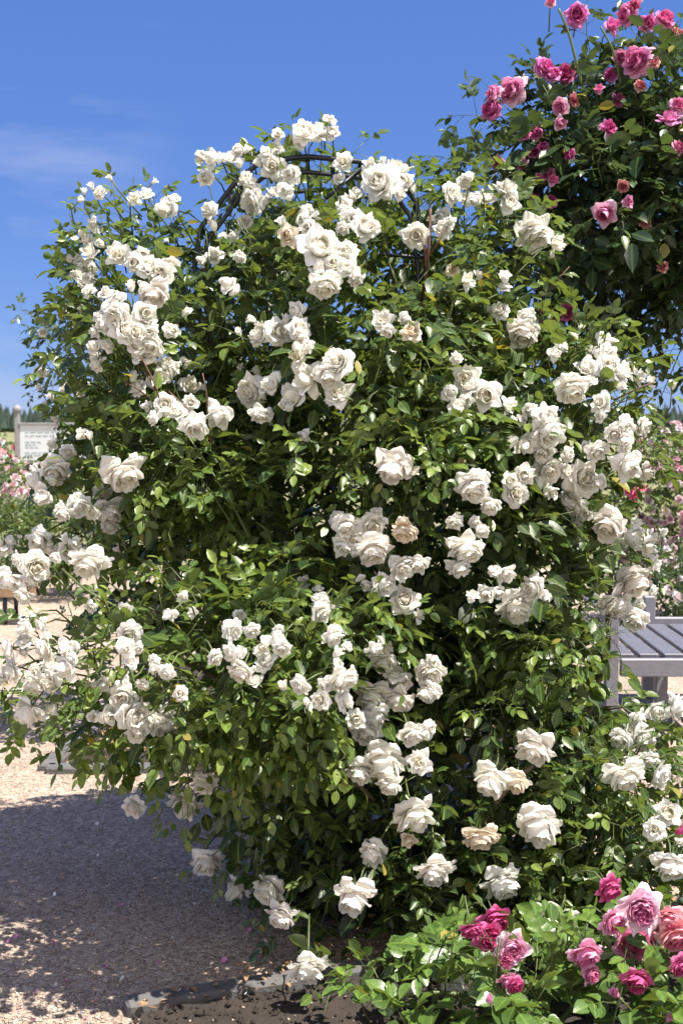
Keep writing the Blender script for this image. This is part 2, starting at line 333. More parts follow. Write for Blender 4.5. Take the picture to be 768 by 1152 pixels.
class Lobes:
    """the volume of a bush as ellipsoids: (pixel x, pixel y, depth, half width px, half height px, half depth m, tint, leaf weight)"""
    def __init__(s, rows):
        s.c = []; s.r = []; s.t = []; s.w = []
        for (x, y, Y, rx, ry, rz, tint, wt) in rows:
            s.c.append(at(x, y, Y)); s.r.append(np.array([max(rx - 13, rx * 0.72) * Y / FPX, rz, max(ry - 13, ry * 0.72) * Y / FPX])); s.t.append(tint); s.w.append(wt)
        s.c = np.array(s.c); s.r = np.array(s.r)
    def inside(s, p): return (((np.asarray(p) - s.c) / s.r) ** 2).sum(1).min()
    def hit(s, x, y):
        d = ray(x, y); best = None
        for c, r in zip(s.c, s.r):
            o = (C0 - c) / r; q = d / r; A = q @ q; B = o @ q; Cc = o @ o - 1; D = B * B - A * Cc
            if D > 0:
                t = (-B - math.sqrt(D)) / A
                if best is None or t < best[0]: best = (t, c, r)
        if best is None:                       # outside every lobe: the depth of the nearest one
            k = min(range(len(s.c)), key=lambda i: (((s.c[i] - C0) - d * (s.c[i][1] / d[1])) ** 2)[[0, 2]].sum() / (s.r[i][0] ** 2))
            Y = s.c[k][1] - 0.15 * s.r[k][1]; p = C0 + d * (Y / d[1]); return p, unit(p - s.c[k])
        p = C0 + d * best[0]; return p, unit((p - best[1]) / best[2] ** 2)
    def fill(s, lv, tw, dens_shoot, dens_fill, size, ratio=0.58, gravity=0.3, length=(0.08, 0.19), zmin=0.06, depth_bias=1.0):
        for c, r, t0, wt in zip(s.c, s.r, s.t, s.w):
            area = 4 * math.pi * ((r[0] * r[1]) ** 1.6 / 3 + (r[0] * r[2]) ** 1.6 / 3 + (r[1] * r[2]) ** 1.6 / 3) ** (1 / 1.6)
            for _ in range(int(area * dens_shoot * wt)):
                n = rvec(); p = c + n * r * rng.uniform(0.62, 0.90); nn = unit(n / r)
                if p[2] < zmin or s.inside(p) < 0.42: continue
                d = unit(nn * 0.55 + np.array([0, 0, 0.45 if nn[2] > -0.3 else -0.2]) + rng.normal(size=3) * 0.42)
                shoot(lv, tw, p, d, rng.uniform(*length), size * rng.uniform(0.75, 1.2), t0 + rng.normal() * 0.08, gravity, ratio)
            vol = 4.19 * r[0] * r[1] * r[2]
            for _ in range(int(vol * dens_fill * wt)):
                n = rvec() * rng.uniform(0.35, 1) ** (1 / 3); p = c + n * r * 0.94
                if p[2] < zmin or s.inside(p) < 0.08: continue
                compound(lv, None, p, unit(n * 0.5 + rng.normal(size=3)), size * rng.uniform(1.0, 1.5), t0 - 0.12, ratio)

# ------------------------------------------------------------------ roses
def petal(mb, phi, a0, curl, Ln, W, rc, rb, zb, ruffle, val, seed, nu=9, nv=8, pinch=0.0, roll=0.0, tip=0.0):
    """one petal: rooted near the axis, leaning a0 from it and curling along its length; pinch folds the margin back into a point"""
    V = []; A = []; us = np.linspace(-1, 1, nu)
    c, s = math.cos(phi), math.sin(phi); rs = np.random.default_rng(seed); ph = rs.uniform(0, 6.28, 4); kk = rs.uniform(1.6, 3.0)
    skew = rs.normal() * 0.10
    for u in us:
        Lu = Ln * (1 - 0.26 * abs(u) ** 2.6 - 0.05 * (1 - pinch) * math.exp(-(u * 5) ** 2) + 0.13 * pinch * max(0, 1 - 1.6 * abs(u)) + 0.025 * math.sin(kk * 2.3 * u + ph[0]))
        r_, z_ = rb, zb
        for i in range(nv):
            v = i / (nv - 1); m_ = max(0.0, (v - 0.68) / 0.32)
            a = a0 + curl * v ** 1.5 + skew * u * v + roll * m_ ** 1.5 + tip * m_ * (1 - abs(u))
            if i: r_ += math.sin(a) * Lu / (nv - 1); z_ += math.cos(a) * Lu / (nv - 1)
            wd = W * min(1, (v + 0.10) * 1.5) ** 0.75 * (1 - (0.22 + 0.30 * pinch) * m_ ** 1.5)
            sa = u * wd / rc; tx = rc * math.sin(sa); back = rc * (1 - math.cos(sa))
            rf = ruffle * v ** 3 * (math.sin(kk * 2 * u + ph[1]) + 0.55 * math.sin(6.5 * u + ph[2]))
            ca, sn = math.cos(a), math.sin(a); k = max(-0.2, math.cos(a0 + curl * v ** 1.5 * 0.6))
            rr = r_ - back * k + ca * rf; zz = z_ + back * abs(sn) * 0.55 - sn * rf
            V.append((rr * c - tx * s, rr * s + tx * c, zz)); A.append(min(1, val * 0.75 + 0.3 * v))
    F = [(i * nv + j, (i + 1) * nv + j, (i + 1) * nv + j + 1, i * nv + j + 1) for i in range(nu - 1) for j in range(nv - 1)]
    mb.add(V, F, 0, A)

def rose(seed, n=34, open_=1.0, tall=1.0, reflex=1.0, ruffle=0.019, skip=0.0, collar=0.3):
    """a many-petalled rose of diameter 1 with its axis on +Z and its calyx at the origin"""
    rs = np.random.default_rng(seed); mb = MB()
    for k in range(n):
        t = k / (n - 1)
        if rs.random() < skip * t: continue
        phi = k * 2.39996 + rs.normal() * 0.25
        if t < 1 - collar:
            q = t / (1 - collar)                      # the full, cupped head
            a0 = R(6 + 66 * q ** 0.9 * open_ + rs.normal() * 6); curl = R(-30 - 42 * q + rs.normal() * 9) * (1.25 - 0.35 * open_)
            Ln = (0.40 + 0.20 * q) * tall * (1 + rs.normal() * 0.06); W = 0.14 + 0.15 * q; rc = 0.12 + 0.17 * q
            petal(mb, phi, a0, curl, Ln, W, rc, 0.01 + 0.05 * q, 0.06 * (1 - q), ruffle, t, seed * 1000 + k, pinch=0.25 * rs.random(), roll=R(rs.uniform(-6, 44)))
        else:
            q = (t - 1 + collar) / collar            # the guard petals, opening out and folding back
            a0 = R(60 + 16 * q) * min(1, open_ + 0.05) + rs.normal() * 0.1; curl = R((-34 + 74 * q + rs.normal() * 18)) * reflex
            Ln = 0.54 + 0.03 * q + rs.normal() * 0.04; W = 0.27 + 0.05 * rs.random(); rc = 0.32 + 0.3 * q
            petal(mb, phi, a0, curl, Ln, W, rc, 0.05, 0.0, ruffle * 1.5, t, seed * 1000 + k, pinch=rs.random() * 0.9, roll=R(rs.uniform(10, 75)) * reflex)
    V = np.concatenate(mb.v); rad = np.percentile(np.hypot(V[:, 0], V[:, 1]), 98)
    mb.v = [v * (0.5 / rad) for v in mb.v]; return mb

def bud(seed, tall=1.35):
    rs = np.random.default_rng(seed); mb = MB()
    for k in range(9):
        t = k / 8; petal(mb, k * 2.4, R(2 + 24 * t), R(-30 + 26 * t), (0.5 + 0.06 * t) * tall, 0.2 + 0.1 * t, 0.16 + 0.12 * t, 0.02 + 0.05 * t, 0, 0.012, 0.35 + 0.6 * t, seed * 77 + k, 5, 6, 0.3, R(25 * t))
    V = np.concatenate(mb.v); rad = np.percentile(np.hypot(V[:, 0], V[:, 1]), 98); mb.v = [v * (0.5 / rad) for v in mb.v]; return mb

OPEN = [rose(11, 46), rose(12, 40, 0.9), rose(13, 50, 1.08), rose(14, 36, 0.78, 1.08), rose(15, 46, 1.0, 1.0, 1.2, 0.014), rose(16, 42, 0.92, 1.05, 1.35, 0.016)]
NOD = [rose(21, 46, 0.95, 1.02, 1.35), rose(22, 42, 0.88, 1.05, 1.6, 0.014), rose(23, 50, 1.02, 1.0, 1.2), rose(24, 38, 0.8, 1.1, 1.75, 0.016), rose(25, 44, 1.0, 1.0, 1.5, 0.014, 0, 0.36)]
LOOSE = [rose(31, 20, 1.1, 1.0, 1.2, 0.035, 0.3), rose(32, 18, 1.0, 1.1, 1.5, 0.035, 0.35), rose(33, 22, 0.7, 1.2, 1.1, 0.02, 0.2), rose(34, 16, 0.55, 1.25, 1.5, 0.02, 0.1)]
BUDS = [bud(41), bud(42, 1.2), bud(43, 1.0)]
QUART = [rose(51, 60, 1.05, 0.95, 0.7, 0.02, 0, 0.16), rose(52, 56, 0.95, 0.98, 0.6, 0.022, 0, 0.18)]

def frame(axis, spin):
    z = unit(axis); x, y = basis(z); c, s = math.cos(spin), math.sin(spin)
    return np.stack([x * c + y * s, y * c - x * s, z], 1)

def stalk_mb(mb, base, axis, inward, size, r=0.0021, length=None):
    """calyx with five sepals and a curved flower stalk"""
    axis = unit(axis); ln = length or rng.uniform(0.09, 0.17)
    x, y = basis(axis)
    p1 = base - axis * ln * 0.35; p2 = p1 + unit(-axis * 0.5 + inward * 0.8 + np.array([0, 0, -0.15])) * ln * 0.4; p3 = p2 + unit(inward + np.array([0, 0, -0.45])) * ln * 0.6
    mb.tube([base, p1, p2, p3], r, r * 1.3, 5)
    rr = 0.085 * size; mb.tube([base - axis * rr * 1.5, base - axis * rr * 0.7, base + axis * rr * 0.2], rr * 0.5, rr, 6)
    for k in range(5):
        a = k * 1.2566 + rng.uniform(-0.2, 0.2); o = x * math.cos(a) + y * math.sin(a); sdv = np.cross(axis, o)
        L_ = size * rng.uniform(0.28, 0.42); e = base + o * rr * 0.8; m_ = e + (o * 0.75 - axis * rng.uniform(0.1, 0.6)) * L_ * 0.55; tip = e + (o * 0.8 - axis * rng.uniform(0.4, 1.1)) * L_
        mb.add([e - sdv * rr * 0.45, e + sdv * rr * 0.45, m_ + sdv * rr * 0.4, m_ - sdv * rr * 0.4, tip], [(0, 1, 2, 3), (3, 2, 4)])

MESHES = {}
def rose_data(key, mb, m):
    k = (key, m.name)
    if k not in MESHES: MESHES[k] = mb.mesh('rose_petals', m, True, 'petal')
    return MESHES[k]

def out_by(x, y):                      # how far the sprays arch out of the bush, by place
    if x < 150 and 500 < y < 600: return 0.12
    if x < 215 and 600 < y < 840: return 0.13
    if 230 < x < 490 and 700 < y < 890: return 0.09
    if x < 380 and y > 1050: return 0.22
    if x < 330 and y > 850: return 0.14
    return 0.0
def place_blooms(root, lobes, rows, petals, names=('rose_bloom', 'rose_bud', 'withered_bloom'), shoots=True, most=100, lift=0.07, big=1.09, colour=None, pools=None, bud_px=12):
    """rows: (pixel x, pixel y, diameter px, code); returns the capsules to keep free of leaves"""
    clear = []; items = []
    for row in rows:
        x, y, dpx = row[:3]; code = row[3] if len(row) > 3 else ''
        p, nrm = lobes.hit(x, y)
        p = p - ray(x, y) * (lift + out_by(x, y) + 0.02 * rng.random() + 0.0006 * dpx)
        size = dpx * p[1] / FPX * (big if dpx > bud_px else 1.1)
        if 'n' in code: ax = np.array([rng.normal() * 0.3 + nrm[0] * 0.3, -0.62, -0.72])
        elif 'o' in code: ax = np.array([rng.normal() * 0.12, -1, 0.05])
        elif 'u' in code: ax = np.array([rng.normal() * 0.35 + nrm[0] * 0.3, -0.45, 0.8])
        else:
            ax = unit(np.array([nrm[0] * 0.6, -0.7, -0.30 if y > 470 else 0.18])) + rng.normal(size=3) * np.array([0.42, 0.2, 0.34])
        ax = unit(ax); items.append((dpx, x, y, p, nrm, ax, size, code))
    items.sort(key=lambda i: -i[0])
    P_ = pools or {}
    rest = MB(); rest_st = MB(); count = 0; nb = 0
    for i, (dpx, x, y, p, nrm, ax, size, code) in enumerate(items):
        isbud = dpx <= bud_px; with_ = 'w' in code
        if isbud: pool, key = BUDS, 'bud'; ax = unit(np.array([rng.normal() * 0.5 + nrm[0] * 0.4, -0.3, 0.8]))
        elif 'l' in code: pool, key = LOOSE, 'loose'
        elif 'n' in code: pool, key = NOD, 'nod'
        else: pool, key = P_.get('open', OPEN), 'open'
        if key == 'open' and not P_ and rng.random() < 0.3: pool, key = LOOSE, 'loose'
        j = int(rng.integers(len(pool))); mb = pool[j]
        base = p - ax * size * (0.22 if not isbud else 0.5); Fm = frame(ax, rng.uniform(0, 6.28))
        sc = size * (np.array([1, 1, 1]) if not with_ else np.array([0.95, 0.95, 0.8]))
        inward = unit(-nrm * 0.7 + np.array([0, 0.8, -0.2]))
        if not isbud: clear.append((p, unit(C0 - p), size * 0.56, 0.45))
        individual = isbud or with_ or count < most
        if isbud: nb += 1; individual = nb <= 100
        if individual:
            nm = names[1] if isbud else names[2] if with_ else names[0]
            if not isbud and not with_: count += 1
            me = rose_data((key, j, 'Q' if P_ else ''), mb, petals)
            o = bpy.data.objects.new(nm, me); COL.objects.link(o); o.parent = root
            import mathutils
            Mx = mathutils.Matrix([[Fm[r, c] * sc[c] for c in range(3)] + [base[r] - root.location[r]] for r in range(3)] + [[0, 0, 0, 1]])
            o.matrix_basis = Mx
            col = colour(code, rng) if colour else (1, 1, 1)
            o.color = (*col, 1)
            if 'w' in code: o['label'] = 'faded tan bloom going over'
            st = MB(); stalk_mb(st, np.zeros(3), np.array([0, 0, 1.0]), Fm.T @ inward, 1.0, 0.0021 / size, rng.uniform(0.09, 0.17) / size)
            s_ = bpy.data.objects.new('stalk', st.mesh('stalk', M['green'])); COL.objects.link(s_); s_.parent = o
        else:
            off = 0
            for v, a in zip(mb.v, mb.a):
                pass
            V = np.concatenate(mb.v) * sc @ Fm.T + base; rest.add(V, mb.f, 0, np.concatenate(mb.a))
            stalk_mb(rest_st, base, ax, inward, size)
    if rest.n:
        nf = len(rest.f); rest.f += [tuple(i + rest.n for i in f) for f in rest_st.f]; rest.m += [1] * len(rest_st.f); rest.v += rest_st.v; rest.a += rest_st.a; rest.n += rest_st.n
        o = rest.build('smaller_blooms', [petals, M['green']], root, True, 'petal'); o['kind'] = 'stuff'
    return clear
# ------------------------------------------------------------------ the ground
def sheet(name, pts, z, m, thick=0.0):
    n = len(pts); mb = MB(); V = [(p[0], p[1], z) for p in pts]; mb.add(V, [tuple(range(n))]); return mb.build(name, m, smooth=False)
tag(sheet('ground', [(-2600, -60), (2600, -60), (2600, 5000), (-2600, 5000)], -0.006, M['field']), kind='structure')
tag(sheet('gravel_path', [(-9, -3), (9, -3), (9, 13.5), (-9, 13.5)], 0.0, M['gravel']), kind='structure')

def bed(name, poly, hgt=0.035, z0=0.004):
    # a low mound of soil with an uneven surface, inside a polygon
    P = np.array(poly); mb = MB(); x0, y0 = P.min(0); x1, y1 = P.max(0); nx, ny = 90, 90; idx = {}; V = []; F = []
    def inside(x, y):
        c = False; n = len(P)
        for i in range(n):
            a, b = P[i], P[i - 1]
            if (a[1] > y) != (b[1] > y) and x < (b[0] - a[0]) * (y - a[1]) / (b[1] - a[1]) + a[0]: c = not c
        return c
    g = {}
    for i in range(nx + 1):
        for j in range(ny + 1):
            x = x0 + (x1 - x0) * i / nx; y = y0 + (y1 - y0) * j / ny
            if inside(x, y) or inside(x + 1e-4, y + 1e-4) or inside(x - 1e-4, y - 1e-4): g[(i, j)] = len(V); V.append((x, y, z0 + hgt * rng.uniform(0.2, 1.0)))
    for i in range(nx):
        for j in range(ny):
            k = [(i, j), (i + 1, j), (i + 1, j + 1), (i, j + 1)]
            if all(q in g for q in k): F.append(tuple(g[q] for q in k))
    mb.add(V, F); return tag(mb.build(name, M['soil']), kind='structure')
def G(x, y): p = ground_at(x, y); return (p[0], p[1])

def kerb(name, pts, wd, h, label, sides=1):
    mb = MB(); 
    for a, b in zip(pts[:-1], pts[1:]):
        a = np.array(a); b = np.array(b); L_ = np.linalg.norm(b - a); n = max(1, round(L_ / 0.5)); ang = math.atan2(b[1] - a[1], b[0] - a[0])
        for i in range(n):
            c = a + (b - a) * (i + 0.5) / n
            mb.box((c[0], c[1], h / 2 - 0.02), L_ / n - 0.006, wd, h + 0.04, ang + rng.normal() * 0.004, 0, 0.008)
    return tag(mb.build(name, M['kerb'], smooth=False), kind='structure')
# near bed (bottom of the picture) and the bed behind the left of the big rose
kA, kB = np.array(G(140, 1140)), np.array(G(352, 1106)); kd = (kB - kA) / np.linalg.norm(kB - kA)
kE = kA + kd * 3.2
kerb('kerb_near', [tuple(kA), tuple(kE)], 0.07, 0.035, '')
kn = np.array([kd[1], -kd[0]])
bed('bed_soil_near', [tuple(kA + kn * 0.03), tuple(kE + kn * 0.03), tuple(kE + kn * 2.2), tuple(kA + kn * 2.2)], 0.02)
f0, f1, f2 = np.array(G(52, 868)), np.array(G(100, 826)), np.array(G(196, 868))
fd = (f1 - f0) / np.linalg.norm(f1 - f0); fe = f0 + fd * 2.6; fr = f0 + np.array([2.4, 0.02])
kerb('kerb_far', [tuple(fe), tuple(f0), tuple(fr)], 0.085, 0.03, '')
bed('bed_soil_far', [tuple(f0 + (0.06, 0.06)), tuple(fr + (0, 0.06)), tuple(fr + (0, 2.3)), tuple(fe + (0.06, 0))])
bc = at(470, 900, 4.2)
bed('bed_soil_rose', [(bc[0] + 0.55 * math.cos(a), 4.1 + 0.42 * math.sin(a)) for a in np.linspace(0, 6.283, 20)[:-1]])

# loose stones of the gravel, dry leaves of the far bed
mb = MB(); OV = np.array([(1, 0, 0), (-1, 0, 0), (0, 1, 0), (0, -1, 0), (0, 0, 1), (0, 0, -1)], float); OF = [(0, 2, 4), (2, 1, 4), (1, 3, 4), (3, 0, 4), (2, 0, 5), (1, 2, 5), (3, 1, 5), (0, 3, 5)]
for _ in range(9000):
    Y = 3.1 + 3.6 * rng.random() ** 1.6; x = rng.uniform(-0.29, 0.05) * Y; s = rng.uniform(0.0022, 0.0062)
    p = np.array([x, Y, 0.001 + s * 0.25])
    if (p[:2] - kA) @ kn > -0.04 and (p[:2] - kA) @ kd > -0.05:
        if rng.random() > 0.03 or (p[:2] - kA) @ kn < 0.05: continue
        p[2] = 0.02
    a = rng.uniform(0, 6.28); v = OV * s * rng.uniform(0.6, 1.3, 3) * (1, 1, 0.6); c, q = math.cos(a), math.sin(a); v = v @ np.array([[c, q, 0], [-q, c, 0], [0, 0, 1]])
    mb.add(v + p, OF)
tag(mb.build('gravel', M['stone']), 'loose pale pebbles scattered over the gravel path', 'gravel', kind='stuff')
mb = MB()
for _ in range(3200):                  # crumbs of soil along the near bed, some spilt over its open end
    s = 0.002 + 0.009 * rng.random() ** 3; u = rng.uniform(-0.06, 1.6); p2 = kA + kd * u + kn * (0.06 + 0.9 * rng.random() ** 1.4)
    mb.add(OV * s * rng.uniform(0.6, 1.3, 3) + np.array([p2[0], p2[1], (0.018 if u > 0 else 0.003) + s * 0.3]), OF)
tag(mb.build('soil_crumbs', M['soil'], smooth=False), 'dark crumbs of soil on the near flower bed', 'soil', kind='stuff')
lv = Leaves()
def litter(lv, p, s): lv.leaflet(p + np.array([0, 0, rng.uniform(0.006, 0.03)]), unit(np.array([rng.normal(), rng.normal(), rng.normal() * 0.25])), unit(np.array([rng.normal() * 0.3, rng.normal() * 0.3, 1])), s, s * 0.6, rng.random())
for _ in range(700):
    litter(lv, np.array([f0[0] + 0.08 + rng.uniform(0, 2.1), f0[1] + 0.10 + rng.uniform(0, 0.9), 0.03]), rng.uniform(0.025, 0.05))
for _ in range(1500):
    p = kA + kd * rng.uniform(0, 2.6) + kn * 0.05 + 0.75 * rng.random() ** 1.5; litter(lv, np.array([p[0], p[1], 0.020]), 0.009 + 0.022 * rng.random() ** 2.5)
M['litter'] = leaf_material('dry_litter', (0.12, 0.06, 0.03), (0.22, 0.13, 0.065), (0.32, 0.21, 0.11), rough=0.7, trans=0.05)
tag(lv.build('dry_leaves', M['litter']), 'dry brown fallen leaves lying on the bed soil', 'leaf litter', kind='stuff')

# ------------------------------------------------------------------ far landscape
mb = MB()
for k in range(520):
    x = rng.uniform(-190, 190); Y = rng.uniform(330, 380); h = rng.uniform(5.6, 7.6); rr = rng.uniform(1.2, 2.2); n = 9
    V = []; F = []
    prof = [(0.0, 0.7), (0.15, 1.0), (0.4, 0.82), (0.65, 0.55), (0.85, 0.28), (1.0, 0.03)]
    for (q, w_) in prof:
        for i in range(n): a = 6.283 * i / n; r_ = rr * w_ * rng.uniform(0.75, 1.2); V.append((x + r_ * math.cos(a), Y + r_ * math.sin(a), q * h + rng.normal() * 0.12))
    F = [(j * n + i, j * n + (i + 1) % n, (j + 1) * n + (i + 1) % n, (j + 1) * n + i) for j in range(len(prof) - 1) for i in range(n)]
    mb.add(V, F)
tag(mb.build('far_forest', M['forest'], smooth=False), 'dark line of far woods on the horizon', 'forest', kind='stuff')

def shrub(name, label, cat, rows, lm, size, ds, df, blooms, pm, dpx, group=None, canes=4, colour=None):
    L_ = Lobes(rows); b = L_.c.mean(0); root = thing(name, (b[0], b[1], 0), label, cat, group)
    lv = Leaves(); tw = MB(); L_.fill(lv, tw, ds, df, size, 0.6, 0.2, (0.10, 0.22))
    lv.build('foliage', lm, root); tw.build('twigs', M['green'], root)
    for k in range(canes):
        e = L_.c[k % len(L_.c)] + rng.normal(size=3) * L_.r[k % len(L_.c)] * 0.3; s = np.array([b[0] + rng.normal() * 0.12, b[1] + rng.normal() * 0.12, 0])
        c = MB(); c.tube([s, s + (e - s) * 0.4 + np.array([0, 0, 0.1]), e], 0.012, 0.006, 6); c.build('cane', M['bark'], root)
    for (x, y, d) in blooms:
        p, n = L_.hit(x, y); sz = d * p[1] / FPX; j = int(rng.integers(len(OPEN)))
        p = p - ray(x, y) * 0.02
        ax = unit(n + np.array([0, -0.5, 0.5]) + rng.normal(size=3) * 0.3); Fm = frame(ax, rng.uniform(0, 6.28))
        o = bpy.data.objects.new('rose_bloom', rose_data(('small', j), OPEN[j], pm)); COL.objects.link(o); o.parent = root
        import mathutils
        bb = p - ax * sz * 0.2
        o.matrix_basis = mathutils.Matrix([[Fm[r, c] * sz for c in range(3)] + [bb[r] - root.location[r]] for r in range(3)] + [[0, 0, 0, 1]])
        o.color = (*(colour(rng) if colour else (1, 1, 1)), 1)
    return root
M['pale_pink'] = petal_material('pale_pink_petal', (0.70, 0.42, 0.46), (0.78, 0.60, 0.64), (0.82, 0.72, 0.74), trans=0.2)
M['red'] = petal_material('red_petal', (0.50, 0.03, 0.06), (0.60, 0.08, 0.10), (0.66, 0.22, 0.22), trans=0.15)
# left: red bed, pale pink bed, green shrub under it
pk = lambda r: (1, r.uniform(0.85, 1.0), r.uniform(0.85, 1.05))
B1 = [(rng.uniform(-25, 17), rng.uniform(495, 520), rng.uniform(5, 9)) for _ in range(46)]
shrub('red_rose_bush', 'low red rose bush far off in front of the white sign board', 'rose bush', [(-6, 514, 17, 26, 22, 0.6, 0.1, 1)], M['leaf_far'], 0.05, 60, 260, B1, M['red'], 8, colour=lambda r: random.choice([(1, 1, 1), (1.25, 3.5, 3.2), (1.3, 6, 5.5)]))
B2 = [(rng.uniform(-10, 62), rng.uniform(517, 556), rng.uniform(6, 11)) for _ in range(48)]
shrub('pale_pink_rose_bush', 'pale pink rose bush behind the left arm of the white rose', 'rose bush', [(20, 560, 12.5, 60, 45, 0.6, 0.05, 1)], M['leaf_far'], 0.05, 60, 220, B2, M['pale_pink'], 9, colour=pk)
shrub('green_shrub', 'flowerless dark green shrub below the pale pink roses at left', 'shrub', [(5, 605, 11.4, 75, 46, 0.45, 0.0, 1), (70, 600, 11.2, 50, 50, 0.45, 0.0, 1)], M['leaf'], 0.05, 90, 300, [], M['white'], 0)
# right: pale pink rose behind the bench, low white one below it
B3 = [(rng.uniform(694, 775), rng.uniform(470, 640), rng.uniform(6, 11)) for _ in range(92)]
pk3 = lambda r: random.choice([(1, 1, 1), (1, 0.85, 0.9), (1.05, 1.15, 1.15), (0.95, 0.8, 0.88)])
shrub('pink_shrub_rose', 'tall shrub rose with many small pale pink blooms behind the slatted bench', 'rose bush', [(745, 560, 9.4, 62, 98, 0.6, 0.05, 1), (800, 590, 9.6, 70, 110, 0.6, 0.05, 1)], M['leaf'], 0.045, 80, 200, B3, M['pale_pink'], 9, colour=pk3)
shrub('red_shrub_rose', 'small crimson rose shrub in front of the tall pale pink one', 'rose bush', [(712, 570, 9.0, 26, 40, 0.25, 0.15, 1)], M['leaf'], 0.045, 80, 220, [(708, 552, 13), (716, 556, 11), (722, 549, 9), (700, 549, 10), (712, 561, 9)], M['red'], 9, colour=lambda r: (1.1, 1, 1.6))
shrub('low_white_rose', 'low white and pink rose in the bed behind the bench', 'rose bush', [(735, 665, 8.3, 42, 38, 0.3, 0.0, 1), (785, 660, 8.3, 40, 40, 0.3, 0.0, 1)], M['leaf_dark'], 0.045, 100, 260, [(753, 663, 13), (762, 671, 13), (747, 632, 12), (757, 626, 11), (762, 640, 10), (750, 617, 9), (764, 651, 8)], M['pale_pink'], 9, colour=lambda r: (1.05, 1.2, 1.18))

# sign board
p = at(20, 480, 15.0); q = at(88, 480, 15.0); sg = thing('sign_board', (p[0], 15, 0), 'pale information board on a post with a ball top, left of the white rose', 'sign')
for (px) in (20, 104):
    c = at(px, 480, 15.0); mb = MB(); mb.box((c[0], 15, 0.83), 0.06, 0.06, 1.66, 0, 0, 0.006); po = mb.build('post', M['signframe'], sg, False)
    mb = MB(); n = 10
    V = [(c[0] + 0.055 * math.cos(6.283 * i / n) * math.sin(math.pi * j / 8), 15 + 0.055 * math.sin(6.283 * i / n) * math.sin(math.pi * j / 8), 1.70 - 0.055 * math.cos(math.pi * j / 8)) for j in range(9) for i in range(n)]
    mb.add(V, [(j * n + i, j * n + (i + 1) % n, (j + 1) * n + (i + 1) % n, (j + 1) * n + i) for j in range(8) for i in range(n)]); mb.build('ball_finial', M['signframe'], po)
a_, b_ = at(23, 480, 15), at(101, 518, 15); zt, zb = at(0, 478, 15)[2], at(0, 518, 15)[2]
mb = MB(); mb.box(((a_[0] + b_[0]) / 2, 14.99, (zt + zb) / 2), b_[0] - a_[0], 0.025, zt - zb, 0, 0, 0.003); mb.build('panel', M['board'], sg, False)
mb = MB(); mb.box(((a_[0] + b_[0]) / 2, 14.985, zt + 0.012), b_[0] - a_[0] + 0.02, 0.05, 0.028, 0, 0, 0.003); mb.build('top_rail', M['signframe'], sg, False)
mb = MB()
for i, yy in enumerate((486, 490, 497, 500, 503, 509, 512)):
    z = at(0, yy, 15)[2]; x0 = at(29, 480, 15)[0]; wd = (0.42, 0.5, 0.16, 0.12, 0.16, 0.45, 0.38)[i]
    k = 0
    while k < wd: d = rng.uniform(0.03, 0.08); mb.box((x0 + k + d / 2, 14.9755, z), d, 0.002, 0.014, 0, 0, 0.0005); k += d + 0.018
mb.build('print', M['signtext'], sg, False)

# low wooden bench at far left
c = at(-10, 668, 9.8); wb = thing('wooden_bench', (c[0], 9.8, 0), 'low brown wooden bench with thin dark legs at the left edge', 'bench')
for k in range(4):
    mb = MB(); mb.box((c[0], 9.62 + k * 0.11, 0.315), 0.84, 0.095, 0.05, 0, 0, 0.012); mb.build('seat_board', M['wood'], wb, False)
mb = MB(); mb.box((c[0], 9.585, 0.255), 0.80, 0.03, 0.08, 0, 0, 0.01); mb.build('apron', M['wood'], wb, False)
for sx in (-0.36, 0.155):
    for yy in (9.62, 9.95):
        mb = MB(); mb.tube([(c[0] + sx, yy, 0), (c[0] + sx, yy, 0.285)], 0.016, 0.02, 8); mb.build('leg', M['iron'], wb)

# slatted bench at right
SH = 0.41; Yn = 5.99; Yf = 6.98; xl = (690 - CX) / FPX * Yn; xr = xl + 1.55
sb = thing('slatted_bench', ((xl + xr) / 2, 6.5, 0), 'lavender grey slatted wooden bench standing under the pink climbing rose', 'bench')
def part(name, c, sx, sy, sz, m, rz=0.0, bev=0.005): mb = MB(); mb.box(c, sx, sy, sz, rz, 0, bev); return mb.build(name, m, sb, False)
for (x, Y, h) in ((xl, Yn, 0.605), (xr, Yn, 0.605), (xl + 0.42, Yf + 0.03, 0.57), (xr, Yf + 0.03, 0.57)): part('leg', (x, Y, h / 2), 0.062, 0.055, h, M['bench'])
part('front_rail', ((xl + xr) / 2 + 0.01, Yn - 0.001, SH - 0.045), xr - xl - 0.064, 0.04, 0.085, M['bench'])
part('back_rail', ((xl + xr) / 2 + 0.20, Yf + 0.022, SH + 0.005), xr - xl - 0.484, 0.04, 0.075, M['bench'])
part('leg', (xl + 0.31, Yn + 0.30, 0.18), 0.06, 0.06, 0.36, M['bench'])
part('arm_rest', (xl + 0.01, Yn + 0.28, 0.615), 0.075, 0.62, 0.024, M['bench'])
ns = 13
for k in range(ns):
    x = xl + 0.02 + (k + 0.5) * (xr - xl - 0.02) / ns; part('seat_slat', (x, (Yn + Yf) / 2 + 0.005, SH - 0.010 + 0.012), (xr - xl) / ns - 0.024, Yf - Yn - 0.055, 0.022, M['seat_slat'], -0.02)

